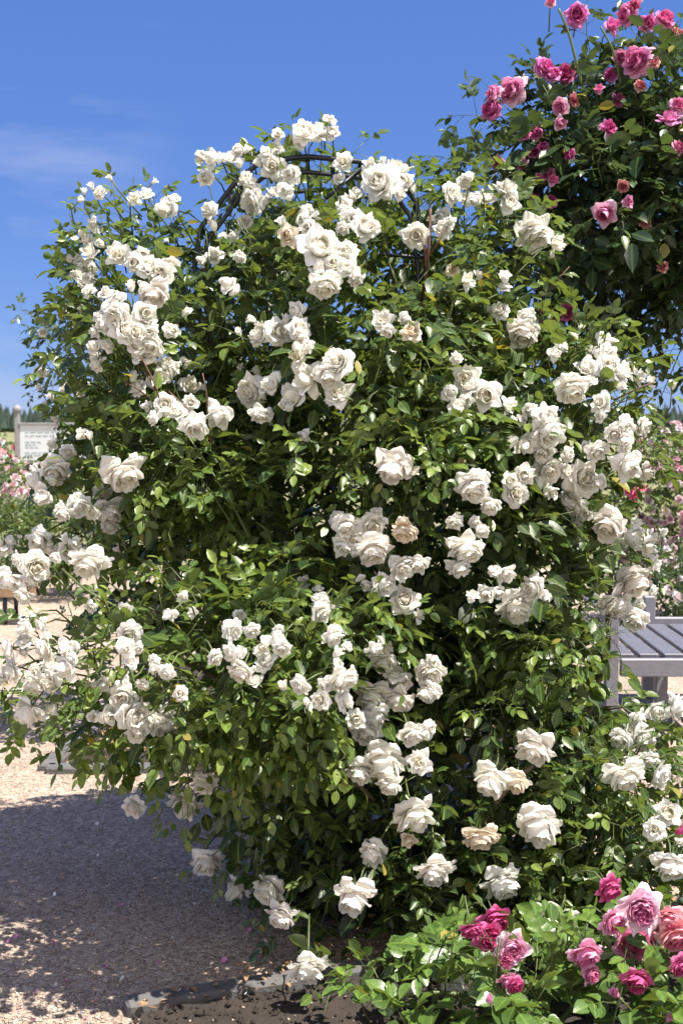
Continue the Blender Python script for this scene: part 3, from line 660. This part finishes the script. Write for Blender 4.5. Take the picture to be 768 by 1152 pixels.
# ------------------------------------------------------------------ the iron arch inside the white rose
prof = [(330, 900), (318, 640), (232, 420), (219, 300), (226, 256), (268, 201), (294, 182), (345, 176), (405, 182), (442, 192), (468, 228), (478, 287), (484, 420), (470, 640), (455, 900)]
def hoop_pts(Y):
    P = [at(x, y, Y) for (x, y) in prof]; P[0][2] = P[-1][2] = 0.0; P[0][0] = P[1][0]; P[-1][0] = P[-2][0]; return P
cA = hoop_pts(4.05); arch = thing('rose_arch', (at(348, 600, 4.3)[0], 4.3, 0), 'black iron arch with ladder rungs showing through the top of the white rose', 'rose arch')
H = []
for Y in (4.05, 4.62):
    P = cA if Y < 4.3 else [p + np.array([0, 0.57, 0]) for p in cA]
    cen = np.array([at(348, 600, 4.05)[0], 0, 1.35]); Q = []
    for i, p in enumerate(P):
        n = np.array([p[0] - cen[0], 0, max(p[2] - cen[2], 0)]); Q.append(p - unit(n) * 0.048)
    mb = MB(); mb.tube(P, 0.0085, None, 6); mb.build('outer_hoop', M['iron'], arch)
    mb = MB(); mb.tube(Q, 0.0075, None, 6); mb.build('inner_hoop', M['iron'], arch)
    H.append((P, Q))
    for i in range(len(P) - 1):
        Ls = np.linalg.norm(P[i + 1] - P[i]); n = max(1, int(Ls / 0.085))
        for k in range(n):
            f = (k + 0.5) / n; a = P[i] + (P[i + 1] - P[i]) * f; b = Q[i] + (Q[i + 1] - Q[i]) * f
            if a[2] < 0.9 or len([o for o in arch.children if o.name.startswith('rung')]) > 60: continue
            mb = MB(); mb.tube([a, b], 0.0075, None, 5); mb.build('rung', M['iron'], arch)
for i in (2, 4, 5, 7, 8, 10):
    mb = MB(); mb.tube([H[0][0][i], H[1][0][i]], 0.006, None, 6); mb.build('cross_bar', M['iron'], arch)
mb = MB(); mb.tube([at(405, 190, 4.05), at(366, 224, 4.0)], 0.006, None, 6); mb.build('brace', M['iron'], arch)
mb = MB(); mb.tube([at(430, 286, 4.03), at(479, 290, 4.05)], 0.006, None, 6); mb.build('brace', M['iron'], arch)

# ------------------------------------------------------------------ the white climbing rose
WHITE = [(124,200,7),(103,209,9),(95,215,8),(112,216,14),(91,224,8),(174,204,7),(152,223,16),(165,220,17),(189,236,26),(105,253,18,'l'),(92,262,9),(98,270,16),(113,274,11),(101,285,26),(78,291,9),(133,286,28),(90,311,8),(97,316,20),(98,302,20),(160,287,18),(167,300,26),(180,306,28,'o'),(173,331,34,'n'),(148,322,12),(120,331,18),(133,336,17),(130,357,32),(164,353,28),(107,373,14),(116,365,20),(154,374,24),(169,373,18),(191,371,16),(142,371,30),(108,409,18),(108,391,20,'l'),(154,388,22),(169,389,24),(167,398,20),(181,396,12),(180,425,30,'l'),(194,413,20),(154,436,20),(186,455,24,'o'),(172,470,18),(94,488,16,'l'),(101,490,9),(60,499,14),(76,509,17),(39,529,14),(62,531,32,'n'),(139,534,44,'n'),
(313,151,13),(342,148,28),(338,160,14),(372,135,15),(374,149,16,'l'),(277,168,9),(300,172,18),(311,166,14),(307,188,27,'o'),(239,179,22),(259,177,20),(231,200,17),(269,183,11),(290,183,10),(276,201,18),(282,213,18),(282,226,28),(386,182,22),(382,201,14),(321,214,20,'l'),(235,236,18),(240,254,11),(275,249,16),(252,266,10),(264,266,15),(343,245,20),(346,256,18),(356,243,10),(324,264,26,'w'),(359,279,46),(390,280,22),(386,230,18),(391,245,18),(397,222,12),(242,287,20,'l'),(269,290,14),(365,324,34,'n'),
(415,186,17),(431,180,8),(426,205,40),(453,192,18),(454,204,20),(450,217,15),(463,211,12),(401,218,14),(411,255,32),(398,245,20),(389,226,16),(389,284,26),(393,302,22),(468,265,28),(498,244,20),(498,257,20),(510,218,24),(522,205,16),(528,199,12),(547,222,22,'l'),(571,211,22),(573,229,22),(562,211,12),(524,315,24),(509,304,15,'w'),(567,309,14),(567,322,14),(601,265,42,'n'),
(258,321,24,'l'),(209,351,12),(195,372,14),(333,349,20),(337,369,24),(314,373,30),(290,378,22),(283,359,10),(269,373,9),(336,400,32,'l'),(346,389,16),(346,428,38),(332,445,30),(307,432,26),(281,441,34),(293,468,24,'n'),(271,415,10),(288,417,10),(379,408,34),(381,442,34),(216,435,32,'l'),(196,412,14),(246,467,32),(219,480,30),(200,464,20),(342,490,14,'l'),
(430,360,26),(463,372,24,'w'),(514,402,14),(524,426,32,'o'),(547,445,34,'o'),(514,458,20),(571,460,17),(588,377,34,'n'),(562,349,20),(623,398,16),(634,390,13),(653,369,8),(663,373,9),(628,378,8),(680,385,26,'l'),(683,401,26),(658,414,26),(685,412,28),(698,419,24),(716,424,20),(644,440,36,'n'),(676,453,26,'l'),(756,433,10),
(572,456,20),(586,473,14),(615,469,30),(616,488,38),(588,499,30,'l'),(612,507,24),(638,511,18),(671,509,24),(589,535,24),(616,531,34),(636,529,18),(657,538,38),(675,542,18),(580,555,28),(644,566,32),(658,579,15),(706,524,34,'l'),(703,482,26),(690,489,20),(724,481,22),(703,503,16),(683,593,38,'n'),(714,605,28),(732,606,20),(650,600,12),
(50,556,26,'l'),(89,570,28),(122,576,30,'n'),(104,577,18),(115,555,20),(44,609,28),(45,597,13),(78,621,24),(85,611,13),(100,635,40,'n'),(98,621,13),(42,638,32),(20,630,18),(5,617,22,'l'),(10,653,30),(62,628,13),(132,622,14,'l'),
(29,703,22,'l'),(47,703,17),(9,730,24),(49,729,30),(76,728,24,'l'),(12,756,24),(39,771,30,'n'),(76,751,32,'l'),(57,756,18),(31,801,32,'n'),(39,756,16),(141,683,16),(102,683,13),(146,713,26),(141,730,24),(154,730,16),(191,690,18),(174,687,14),(185,754,20,'l'),(172,743,13),(115,771,20),(138,785,30),(142,768,14),(150,806,34),(122,805,22,'l'),(167,814,26),(160,771,14),(187,816,20),
(219,666,20,'u'),(217,689,13),(341,655,14),(289,662,8),(362,677,24,'l'),(362,691,24),(262,709,24),(270,693,14),(284,710,18),(314,710,14),(296,728,26,'o'),(317,729,22),(261,735,28),(243,741,18),(271,757,30,'n'),(297,746,18),(375,717,24,'n'),(379,735,12),(336,771,24),(360,788,22),(188,757,18),(203,780,16),(188,800,18),
(386,766,34,'n'),(381,747,13),(432,747,28),(435,730,15,'l'),(419,786,40,'n'),(450,768,28),(484,758,32),(486,743,14,'l'),(447,789,34,'n'),(411,823,36),(400,810,22),(463,828,30),(432,857,44,'n'),(405,870,34),(471,857,28),(437,884,30,'n'),(478,825,18),
(442,526,40,'n'),(532,550,38,'n'),(541,537,18,'l'),(389,594,28),(396,608,24,'w'),(419,592,30),(454,599,32,'wn'),(420,622,42,'n'),(385,615,24),(424,576,14,'l'),(452,641,30,'l'),(432,659,28),(455,675,32),(511,589,18),(534,588,14),(543,599,16),(524,620,40,'n'),(569,646,24,'l'),(547,668,20),(560,667,16),(599,662,30),(581,686,42,'n'),(729,616,24),(737,635,20),(714,656,42,'n'),(735,665,13),(693,682,38,'n'),(714,699,28,'n'),(719,681,13),
(197,867,30),(230,883,28,'n'),(207,907,36,'n'),(150,909,26),(226,864,13),(233,972,36,'n'),(268,999,30),(302,1003,36),(315,1032,36,'n'),(467,919,44,'n'),(460,945,20,'w'),(420,959,30,'n'),(400,1008,42,'n'),(489,983,40,'n'),(552,877,40,'n'),(579,880,30,'wn'),(541,946,42,'wn'),(565,996,46,'n'),(600,843,42,'n'),(605,928,46,'n'),(717,807,20,'l'),(697,833,24),(723,833,34),(711,822,20),(701,876,44,'n'),(743,872,32),(731,856,22),(711,858,20),(737,800,24,'l'),(760,796,30),(751,916,30,'l'),(736,933,24),(754,976,40,'n'),(765,946,13),(347,1093,42,'n'),(509,1113,30,'l'),(623,1037,46,'n')]
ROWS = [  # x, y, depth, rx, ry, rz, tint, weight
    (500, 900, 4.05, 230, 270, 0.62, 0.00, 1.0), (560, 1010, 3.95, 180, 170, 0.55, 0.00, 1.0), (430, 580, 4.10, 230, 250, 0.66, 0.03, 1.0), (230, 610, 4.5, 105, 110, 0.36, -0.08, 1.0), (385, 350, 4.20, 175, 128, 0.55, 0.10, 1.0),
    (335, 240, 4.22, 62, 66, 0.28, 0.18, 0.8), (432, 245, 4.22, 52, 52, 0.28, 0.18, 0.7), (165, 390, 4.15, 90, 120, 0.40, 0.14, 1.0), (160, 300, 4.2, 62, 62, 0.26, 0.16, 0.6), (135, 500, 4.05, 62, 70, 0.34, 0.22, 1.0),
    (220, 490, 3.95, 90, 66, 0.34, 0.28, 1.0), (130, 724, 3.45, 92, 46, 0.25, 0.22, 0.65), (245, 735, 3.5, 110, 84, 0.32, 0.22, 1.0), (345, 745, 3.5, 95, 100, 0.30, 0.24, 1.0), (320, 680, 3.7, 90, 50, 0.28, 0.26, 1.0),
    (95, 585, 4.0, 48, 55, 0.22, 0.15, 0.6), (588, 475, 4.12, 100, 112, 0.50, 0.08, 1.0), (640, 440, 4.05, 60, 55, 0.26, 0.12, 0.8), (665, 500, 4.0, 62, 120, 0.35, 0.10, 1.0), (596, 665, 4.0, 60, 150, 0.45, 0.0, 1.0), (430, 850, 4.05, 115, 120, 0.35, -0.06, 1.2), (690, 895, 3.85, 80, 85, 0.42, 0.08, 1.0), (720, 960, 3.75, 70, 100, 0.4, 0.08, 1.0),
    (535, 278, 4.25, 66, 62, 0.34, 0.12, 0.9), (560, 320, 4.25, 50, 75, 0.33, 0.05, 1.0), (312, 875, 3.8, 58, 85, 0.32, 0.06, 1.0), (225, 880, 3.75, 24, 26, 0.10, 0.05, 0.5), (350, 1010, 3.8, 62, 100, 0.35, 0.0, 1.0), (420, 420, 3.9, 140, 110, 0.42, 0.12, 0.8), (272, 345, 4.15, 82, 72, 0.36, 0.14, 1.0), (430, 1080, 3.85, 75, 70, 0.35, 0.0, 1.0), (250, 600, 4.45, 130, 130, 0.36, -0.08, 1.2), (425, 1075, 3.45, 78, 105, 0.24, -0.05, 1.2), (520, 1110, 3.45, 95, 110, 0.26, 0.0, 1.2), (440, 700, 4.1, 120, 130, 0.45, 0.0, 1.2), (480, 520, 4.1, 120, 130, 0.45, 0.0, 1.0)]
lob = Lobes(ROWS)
wr = thing('climbing_rose', (0.25, 4.1, 0), 'huge climbing rose covered in white blooms over the black iron arch', 'climbing rose')
def wcol(code, r):
    if 'w' in code: return (0.96, 0.87, 0.76) if 'n' in code else (0.93, 0.85, 0.74)
    q = r.random()
    if 'n' in code and q < 0.45: return (1.0, 0.972, 0.962)
    return (1, 1, 1) if q < 0.6 else (1.0, 0.992, 0.965)
# the half-hidden blooms that crowd each spray behind its largest ones
r_ = np.random.default_rng(5); more = []
for row in WHITE:
    if row[2] >= 20 and not (row[1] > 840) and len(more) < 140 and r_.random() < 0.85:
        a = r_.uniform(0, 6.28); d = row[2] * r_.uniform(0.55, 0.85); more.append((row[0] + d * math.cos(a), row[1] + 0.8 * d * math.sin(a), row[2] * r_.uniform(0.45, 0.8), str(r_.choice(['', 'l', 'n', 'u']))))
clear = place_blooms(wr, lob, WHITE + more, M['white'], colour=wcol)
lv = Leaves(); tw = MB()
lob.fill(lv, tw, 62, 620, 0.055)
# tall loose shoots against the sky and along the outline
def px_shoot(x0, y0, x1, y1, Y, ln=None, size=0.045, tint=0.2, g=0.1, bare=0.0):
    a, b = at(x0, y0, Y), at(x1, y1, Y); shoot(lv, tw, a, b - a, np.linalg.norm(b - a), size, tint, g, 0.58, 0.0028, 0.034, bare)
for s in [(150,300,112,222,4.2),(120,300,96,226,4.2),(150,300,122,206,4.2),(170,300,150,232,4.2),(185,300,172,212,4.2),(200,310,192,240,4.2),(212,330,205,232,4.2),(110,330,84,262,4.2),(243,240,238,196,4.2),
          (330,230,345,160,4.2),(360,220,374,150,4.2),(300,230,312,165,4.2),(410,240,420,195,4.2),(450,250,458,200,4.2),(505,250,512,205,4.2),(540,240,550,190,4.25),
          (660,430,712,420,4.0),(670,470,735,478,4.0),(650,560,715,600,4.0),(680,620,735,640,3.95),(60,560,30,530,4.0),(90,600,20,640,4.0),(120,720,10,745,3.75),(110,770,25,795,3.75),
          (690,850,760,815,3.7),(720,900,768,880,3.7),(250,880,160,905,3.7),(270,860,185,868,3.7),(290,930,225,968,3.7),(330,980,262,1000,3.7),(350,1010,300,1030,3.7),(370,1050,345,1085,3.7),
          (300,640,225,520,3.6),(290,620,196,470,3.62),(180,690,90,655,3.6),(400,760,470,720,3.5),(420,440,430,330,3.6),(330,700,440,670,3.5),(640,860,745,840,3.55),(560,600,640,560,3.6)]:
    px_shoot(*s)
# the flush of small hanging leaves on the near side
for (x, y, n) in [(250,790,18),(300,800,26),(340,780,16),(190,775,8),(120,760,12),(250,540,20),(180,520,20),(120,520,12),(60,740,8),(330,660,14),(400,700,14),(540,500,16),(480,480,16),(400,520,12),(580,760,16),(620,720,14),(660,900,14),(600,980,14),(310,880,8)]:
    for _ in range(n):
        X, Yp = x + rng.normal() * 38, y + rng.normal() * 26; p, nn = lob.hit(X, Yp); p = p + ray(X, Yp) * 0.06
        shoot(lv, tw, p, unit(nn * 0.8 + np.array([rng.normal() * 0.5, -0.3, rng.normal() * 0.5])), rng.uniform(0.10, 0.2), 0.055, 0.28 if x < 420 and y > 460 else 0.18, 0.8)
for seg in ([(220, 268), (245, 240), (275, 205), (290, 188)], [(350, 184), (405, 187)], [(352, 196), (402, 200)], [(462, 222), (476, 246)], [(432, 287), (478, 290)]):
    for a, c in zip(seg[:-1], seg[1:]):
        for f in np.linspace(0, 1, 5): q = at(a[0] + (c[0] - a[0]) * f, a[1] + (c[1] - a[1]) * f, 4.05); clear.append((q, unit(C0 - q), 0.065, 0.5))
for (x, y) in [(690, 700), (692, 722), (692, 745), (692, 770), (692, 792), (712, 710), (712, 738), (732, 720), (732, 742), (752, 725), (752, 745)]: q = at(x, y, 4.7); clear.append((q, unit(C0 - q), 0.036, 1.7))
for (x, y) in [(24, 485), (24, 503), (40, 485), (42, 500), (55, 484)]: q = at(x, y, 4.6); clear.append((q, unit(C0 - q), 0.04, 1.2))
lv.cull(clear); print('white leaves', len(lv.r))
lv.build('foliage', M['leaf'], wr); tw.build('twigs', M['green'], wr)
# main canes from the ground up through the bush, and the bare canes that show
def cane(root, pts, r0, r1, m, name='cane'):
    pts = [np.array(p, float) for p in pts]; out = []
    for i in range(len(pts) - 1):
        p0, p1, p2, p3 = pts[max(i - 1, 0)], pts[i], pts[i + 1], pts[min(i + 2, len(pts) - 1)]
        for k in range(6):
            t = k / 6; out.append(0.5 * (2 * p1 + (p2 - p0) * t + (2 * p0 - 5 * p1 + 4 * p2 - p3) * t * t + (3 * p1 - p0 - 3 * p2 + p3) * t ** 3))
    out.append(pts[-1]); mb = MB(); mb.tube(out, r0, r1, 7); return mb.build(name, m, root)
gp = lambda x, Y: np.array([(x - CX) / FPX * Y, Y, 0.0])
for (x, Y, tops) in [(430, 4.1, [(380, 800, 4.1), (330, 550, 4.1), (300, 330, 4.15)]), (450, 4.2, [(460, 800, 4.2), (470, 500, 4.2), (430, 250, 4.2)]), (500, 4.1, [(540, 850, 4.1), (590, 600, 4.1), (600, 400, 4.15)]),
                     (520, 4.0, [(600, 900, 3.9), (670, 780, 3.9), (690, 600, 3.95)]), (420, 3.95, [(340, 880, 3.8), (240, 760, 3.7), (110, 730, 3.75)]), (410, 4.1, [(330, 760, 4.1), (220, 560, 4.1), (150, 380, 4.15)]),
                     (400, 4.0, [(330, 900, 3.8), (290, 850, 3.72), (210, 880, 3.72)]), (480, 3.9, [(520, 980, 3.7), (560, 900, 3.5), (600, 860, 3.45)])]:
    cane(wr, [gp(x, Y)] + [at(*t) for t in tops], 0.013, 0.006, M['cane'])
cane(wr, [at(330, 680, 3.85), at(296, 633, 3.62), at(262, 570, 3.58), at(225, 510, 3.6), at(196, 470, 3.65)], 0.004, 0.0025, M['green'])
cane(wr, [at(420, 900, 3.6), at(380, 862, 3.36), at(325, 824, 3.33)], 0.006, 0.005, M['cane'])
cane(wr, [at(190, 720, 3.6), at(140, 688, 3.44), at(98, 664, 3.44), at(70, 640, 3.5)], 0.004, 0.003, M['green'])
cane(wr, [at(470, 360, 4.0), at(480, 300, 3.75), at(484, 235, 3.75)], 0.006, 0.004, M['redstem'])
for (x0, y0, x1, y1) in [(180, 450, 150, 405), (175, 455, 130, 425), (170, 448, 118, 420), (185, 470, 158, 400), (232, 480, 228, 420), (240, 500, 190, 440), (478, 300, 470, 262), (480, 290, 500, 258), (610, 330, 640, 300), (720, 428, 742, 424), (690, 450, 735, 430)]:
    p = lob.hit(x0, y0)[0]; Y = p[1] - 0.02; cane(wr, [at(x0, y0, Y), at((x0 + x1) / 2 + 3, (y0 + y1) / 2 - 2, Y - 0.04), at(x1, y1, Y - 0.03)], 0.0028, 0.002, M['redstem'], 'spent_twig')

# ------------------------------------------------------------------ the rose beyond, dark at the upper left
ROW2 = [(106, 428, 6.1, 56, 56, 0.40, -0.02, 1.2), (94, 388, 6.1, 44, 40, 0.35, 0.0, 1.2), (170, 520, 6.3, 120, 120, 0.5, -0.05, 0.8), (150, 680, 6.3, 70, 90, 0.35, -0.05, 0.6), (230, 420, 6.4, 110, 110, 0.5, -0.05, 0.7)]
l2 = Lobes(ROW2); r2 = thing('climbing_rose', (at(150, 600, 6.25)[0], 6.25, 0), 'darker climbing rose with few small blooms, behind the upper left of the huge one', 'climbing rose')
W2 = [(86,345,20),(48,374,10),(46,419,14),(51,401,9),(73,436,13),(91,445,10),(100,435,11),(58,446,9),(44,435,8),(66,405,9),(62,470,9),(82,358,12),(108,400,13),(52,455,8)]
clear2 = place_blooms(r2, l2, W2, M['white'], lift=0.05, bud_px=9)
lv = Leaves(); tw = MB(); l2.fill(lv, tw, 42, 190, 0.05)
for s in [(70,380,34,336,6.1),(80,380,62,332,6.1),(70,400,36,372,6.1),(60,420,42,390,6.1),(90,370,98,335,6.1),(70,430,40,440,6.1),(60,450,40,410,6.1)]: px_shoot(*s)
for (x, y) in [(22, 485), (24, 503), (38, 485), (40, 503), (54, 486), (52, 500)]: q = at(x, y, 6.8); clear2.append((q, unit(C0 - q), 0.05, 1.4))
lv.cull(clear2); lv.build('foliage', M['leaf_dark'], r2); tw.build('twigs', M['green'], r2)
for (x, y, Y) in [(90, 430, 6.1), (180, 500, 6.3), (150, 620, 6.3), (230, 420, 6.4)]:
    b = np.array([at(170, 700, 6.25)[0] + rng.normal() * 0.06, 6.25 + rng.normal() * 0.06, 0]); cane(r2, [b, (b + at(x, y, Y)) / 2 + np.array([0.05, 0, 0.1]), at(x, y, Y)], 0.012, 0.006, M['cane'])

# ------------------------------------------------------------------ the pink climbing rose at the upper right
ROW3 = [(690, 220, 4.75, 105, 100, 0.45, 0.0, 1), (640, 300, 4.85, 95, 85, 0.45, -0.04, 1), (745, 285, 4.75, 80, 66, 0.45, -0.05, 1), (640, 150, 4.8, 75, 62, 0.32, 0.08, 0.9), (740, 130, 4.75, 70, 85, 0.35, 0.08, 0.9), (805, 215, 4.75, 90, 125, 0.5, 0.0, 0.8), (588, 150, 4.8, 30, 30, 0.16, 0.12, 0.6), (600, 215, 4.85, 44, 42, 0.25, 0.05, 0.8), (860, 290, 4.75, 80, 105, 0.5, 0.0, 0.8)]
l3 = Lobes(ROW3); r3 = thing('climbing_rose', (at(840, 500, 4.8)[0], 4.8, 0), 'dark leaved climbing rose with deep pink blooms hanging over the bench', 'climbing rose')
PINK = [(619,2,11),(648,16,24),(713,6,22),(704,17,24),(727,26,18),(748,20,22),(688,29,18),(612,75,22),(622,83,18),(636,82,22,'d'),(715,68,32),(699,65,20),(687,83,16),(575,101,30,'p'),(554,105,20),(552,123,22,'d'),(629,120,18,'p'),(629,138,16,'p'),(645,112,16,'w'),(695,113,16),(673,99,11),(753,133,26),(763,118,18),(763,165,15),(685,143,18,'d'),(603,150,14,'d'),(599,171,13,'d'),(559,183,16),(587,185,13),(615,195,15),(606,200,13),(622,202,13),(619,226,15,'d'),(601,223,14,'d'),(680,240,28,'p'),(706,227,13),(615,355,20,'d'),(638,351,20,'d'),(651,387,16,'d'),(590,357,12,'d'),(760,35,15,'w'),(735,70,14,'w'),(720,95,14,'w'),(590,150,14,'d'),(610,165,13),(640,175,14,'d'),(700,210,14,'w'),(725,250,13,'w'),(745,300,13,'w')]
def pcol(code, r):
    if 'w' in code: return (0.75, 0.9, 0.6)
    if 'd' in code: return (0.78, 0.5, 0.85)
    if 'p' in code: return (1.08, 1.6, 1.5)
    return (1.02, r.uniform(0.8, 1.35), r.uniform(1.1, 1.4))
clear3 = place_blooms(r3, l3, PINK, M['pink'], colour=pcol, big=1.08, lift=0.05, bud_px=8)
lv = Leaves(); tw = MB(); l3.fill(lv, tw, 58, 760, 0.066, 0.56, 0.7)
for s in [(680,120,640,10,4.75),(690,130,700,20,4.75),(640,180,610,60,4.75),(720,120,745,15,4.75),(600,170,552,95,4.8),(610,160,580,95,4.8),(740,110,768,60,4.75),(660,110,690,30,4.75),(680,110,720,60,4.75),
          (575,220,490,160,4.6),(560,220,515,160,4.6),(540,230,500,190,4.6),(570,210,545,165,4.6),(530,220,480,170,4.6),(640,370,720,385,4.7),(700,330,712,395,4.7),(730,330,768,370,4.7),(690,350,735,370,4.7),(745,340,766,440,4.7),(770,360,730,440,4.6),(770,380,755,450,4.6),(640,330,600,350,4.7),(660,330,650,385,4.7)]:
    px_shoot(*s, size=0.055, tint=0.05)
lv.cull(clear3); lv.build('foliage', M['leaf_dark'], r3); tw.build('twigs', M['green'], r3)
bx = at(850, 500, 4.8)[0]
for (x, y, Y) in [(690, 220, 4.75), (740, 300, 4.75), (640, 160, 4.8), (740, 130, 4.75), (800, 230, 4.75), (590, 200, 4.85)]:
    b = np.array([bx + rng.normal() * 0.06, 4.8 + rng.normal() * 0.08, 0]); e = at(x, y, Y)
    cane(r3, [b, np.array([bx + 0.02, 4.8, 1.2]), np.array([bx - 0.08, 4.8, 1.9]), (np.array([bx - 0.1, 4.8, 2.1]) + e) / 2 + np.array([0, 0, 0.08]), e], 0.014, 0.006, M['bark'])
cane(r3, [at(665, 130, 4.6), at(653, 90, 4.55), at(640, 40, 4.55), at(628, 10, 4.55)], 0.006, 0.004, M['green'])
cane(r3, [at(700, 110, 4.6), at(690, 60, 4.55), at(675, 30, 4.55)], 0.005, 0.003, M['green'])

# ------------------------------------------------------------------ the pink rose bush at the lower right, nearest
ROW4 = [(565, 1160, 2.95, 120, 74, 0.22, 0.2, 1.3), (470, 1170, 3.0, 80, 70, 0.2, 0.22, 1.3), (660, 1152, 2.95, 105, 74, 0.22, 0.15, 1.3), (750, 1125, 3.0, 75, 80, 0.22, 0.1, 1.3), (530, 1220, 2.9, 120, 80, 0.22, 0.1, 1.2), (680, 1210, 2.9, 130, 80, 0.22, 0.1, 1.2), (560, 1070, 3.1, 45, 40, 0.14, 0.1, 0.7), (600, 1260, 3.0, 200, 110, 0.3, 0.0, 0.7)]
l4 = Lobes(ROW4); r4 = thing('pink_rose_bush', (at(600, 1200, 3.0)[0], 3.0, 0), 'low pink rose bush with broad light green leaves in front of the white rose', 'rose bush')
PK4 = [(690,1037,28),(721,1025,42,'po'),(750,1037,32,'s'),(737,1050,28,'s'),(712,1064,38,'o'),(762,1055,36,'s'),(686,1001,28,'d'),(530,1047,24,'d'),(557,1037,34,'d'),(551,1055,30,'do'),(576,1068,34,'po'),(568,1080,20),(571,1103,22),(579,1110,18,'d'),(658,1074,34),(665,1097,20),(692,1118,12),(716,1105,28,'d'),(753,1145,12),(766,1088,22,'d'),(550,1125,12,'p'),(765,935,12,'d')]
def pc4(code, r):
    if 'd' in code: return (0.85, 0.42, 0.72)
    if 'p' in code: return (1.1, 1.9, 1.6)
    if 's' in code: return (1.12, 1.4, 1.1)
    return (1.08, 1.25, 1.3)
clear4 = place_blooms(r4, l4, PK4, M['pink'], colour=pc4, lift=0.07, big=1.15, pools={'open': QUART}, bud_px=12)
lv = Leaves(); tw = MB(); l4.fill(lv, tw, 52, 420, 0.060, 0.76, 0.25, (0.08, 0.16))
for s in [(500,1120,505,1040,2.95),(430,1140,418,1090,3.0),(415,1150,400,1105,3.0),(450,1110,460,1080,3.0),(555,1110,560,1060,2.85),(620,1110,615,1050,2.9),(640,1120,650,1040,2.9),(700,1110,705,1080,2.85),(745,1110,755,1075,2.85)]:
    px_shoot(*s, size=0.046, tint=0.28)
lv.cull(clear4); lv.build('foliage', M['leaf_front'], r4); tw.build('twigs', M['green'], r4)
for (x, y) in [(560, 1110), (450, 1120), (660, 1110), (735, 1080), (505, 1070), (620, 1090)]:
    b = np.array([at(600, 1200, 3.0)[0] + rng.normal() * 0.1, 3.0 + rng.normal() * 0.05, 0]); e = at(x, y, 3.0); cane(r4, [b, (b + e) / 2 + np.array([0, 0, 0.05]), e], 0.008, 0.004, M['green'])

# ------------------------------------------------------------------ fallen petals, each on its own
M['fallen_pink'] = petal_material('fallen_pink_petal', (0.55, 0.13, 0.32), (0.60, 0.20, 0.40), (0.66, 0.30, 0.48), trans=0.1)
def fallen(seed, m):
    mb = MB(); petal(mb, 0, R(68), R(-28), 0.9, 0.45, 0.9, 0, 0, 0.06, 0.6, seed, 5, 5); return mb.mesh('fallen_petal', m, True, 'petal')
FP = [fallen(s, M['fallen_pink']) for s in (3, 4, 5)]; FWh = [fallen(s, M['white']) for s in (6, 7)]
def drop(me, x, y, s, label, group, z=0.004):
    p = ground_at(x, y); o = bpy.data.objects.new('fallen_petal', me); COL.objects.link(o); o.location = (p[0], p[1], z); o.scale = (s, s, s); o.rotation_euler = (rng.normal() * 0.12, rng.normal() * 0.12, rng.uniform(0, 6.28))
    tag(o, label, 'petal', group)
for i, (x, y) in enumerate([(16,1058),(63,1063),(74,1106),(103,1106),(38,1120),(105,1121),(107,1128),(95,1148),(136,1020),(214,1057),(222,1064),(225,1118),(8,1062),(88,1110),(40,905),(52,918),(44,890),(60,896),(38,1150),(180,1085),(250,1085),(280,1050),(120,1090),(20,1135)]):
    drop(FP[i % 3], x, y, rng.uniform(0.012, 0.024) if y > 1000 else 0.011, 'small pink rose petal lying on the gravel', 'fallen pink petals')
for i, (x, y) in enumerate([(196,1058),(92,986),(22,1122),(90,1143),(242,1060),(166,1058),(253,1125),(200,1136),(150,985),(130,960),(110,965),(302,1100),(275,1140),(120,1000),(170,1012),(220,1020),(265,1035),(300,1062),(240,985),(190,960),(285,1085),(150,1070),(205,1090),(60,1010),(80,950),(110,930),(180,1120),(135,1105),(60,1140),(15,1100)]):
    drop(FWh[i % 2], x, y, rng.uniform(0.010, 0.020), 'small white rose petal lying on the gravel', 'fallen white petals', 0.006 if y < 1110 else 0.05 if x > 190 else 0.006)
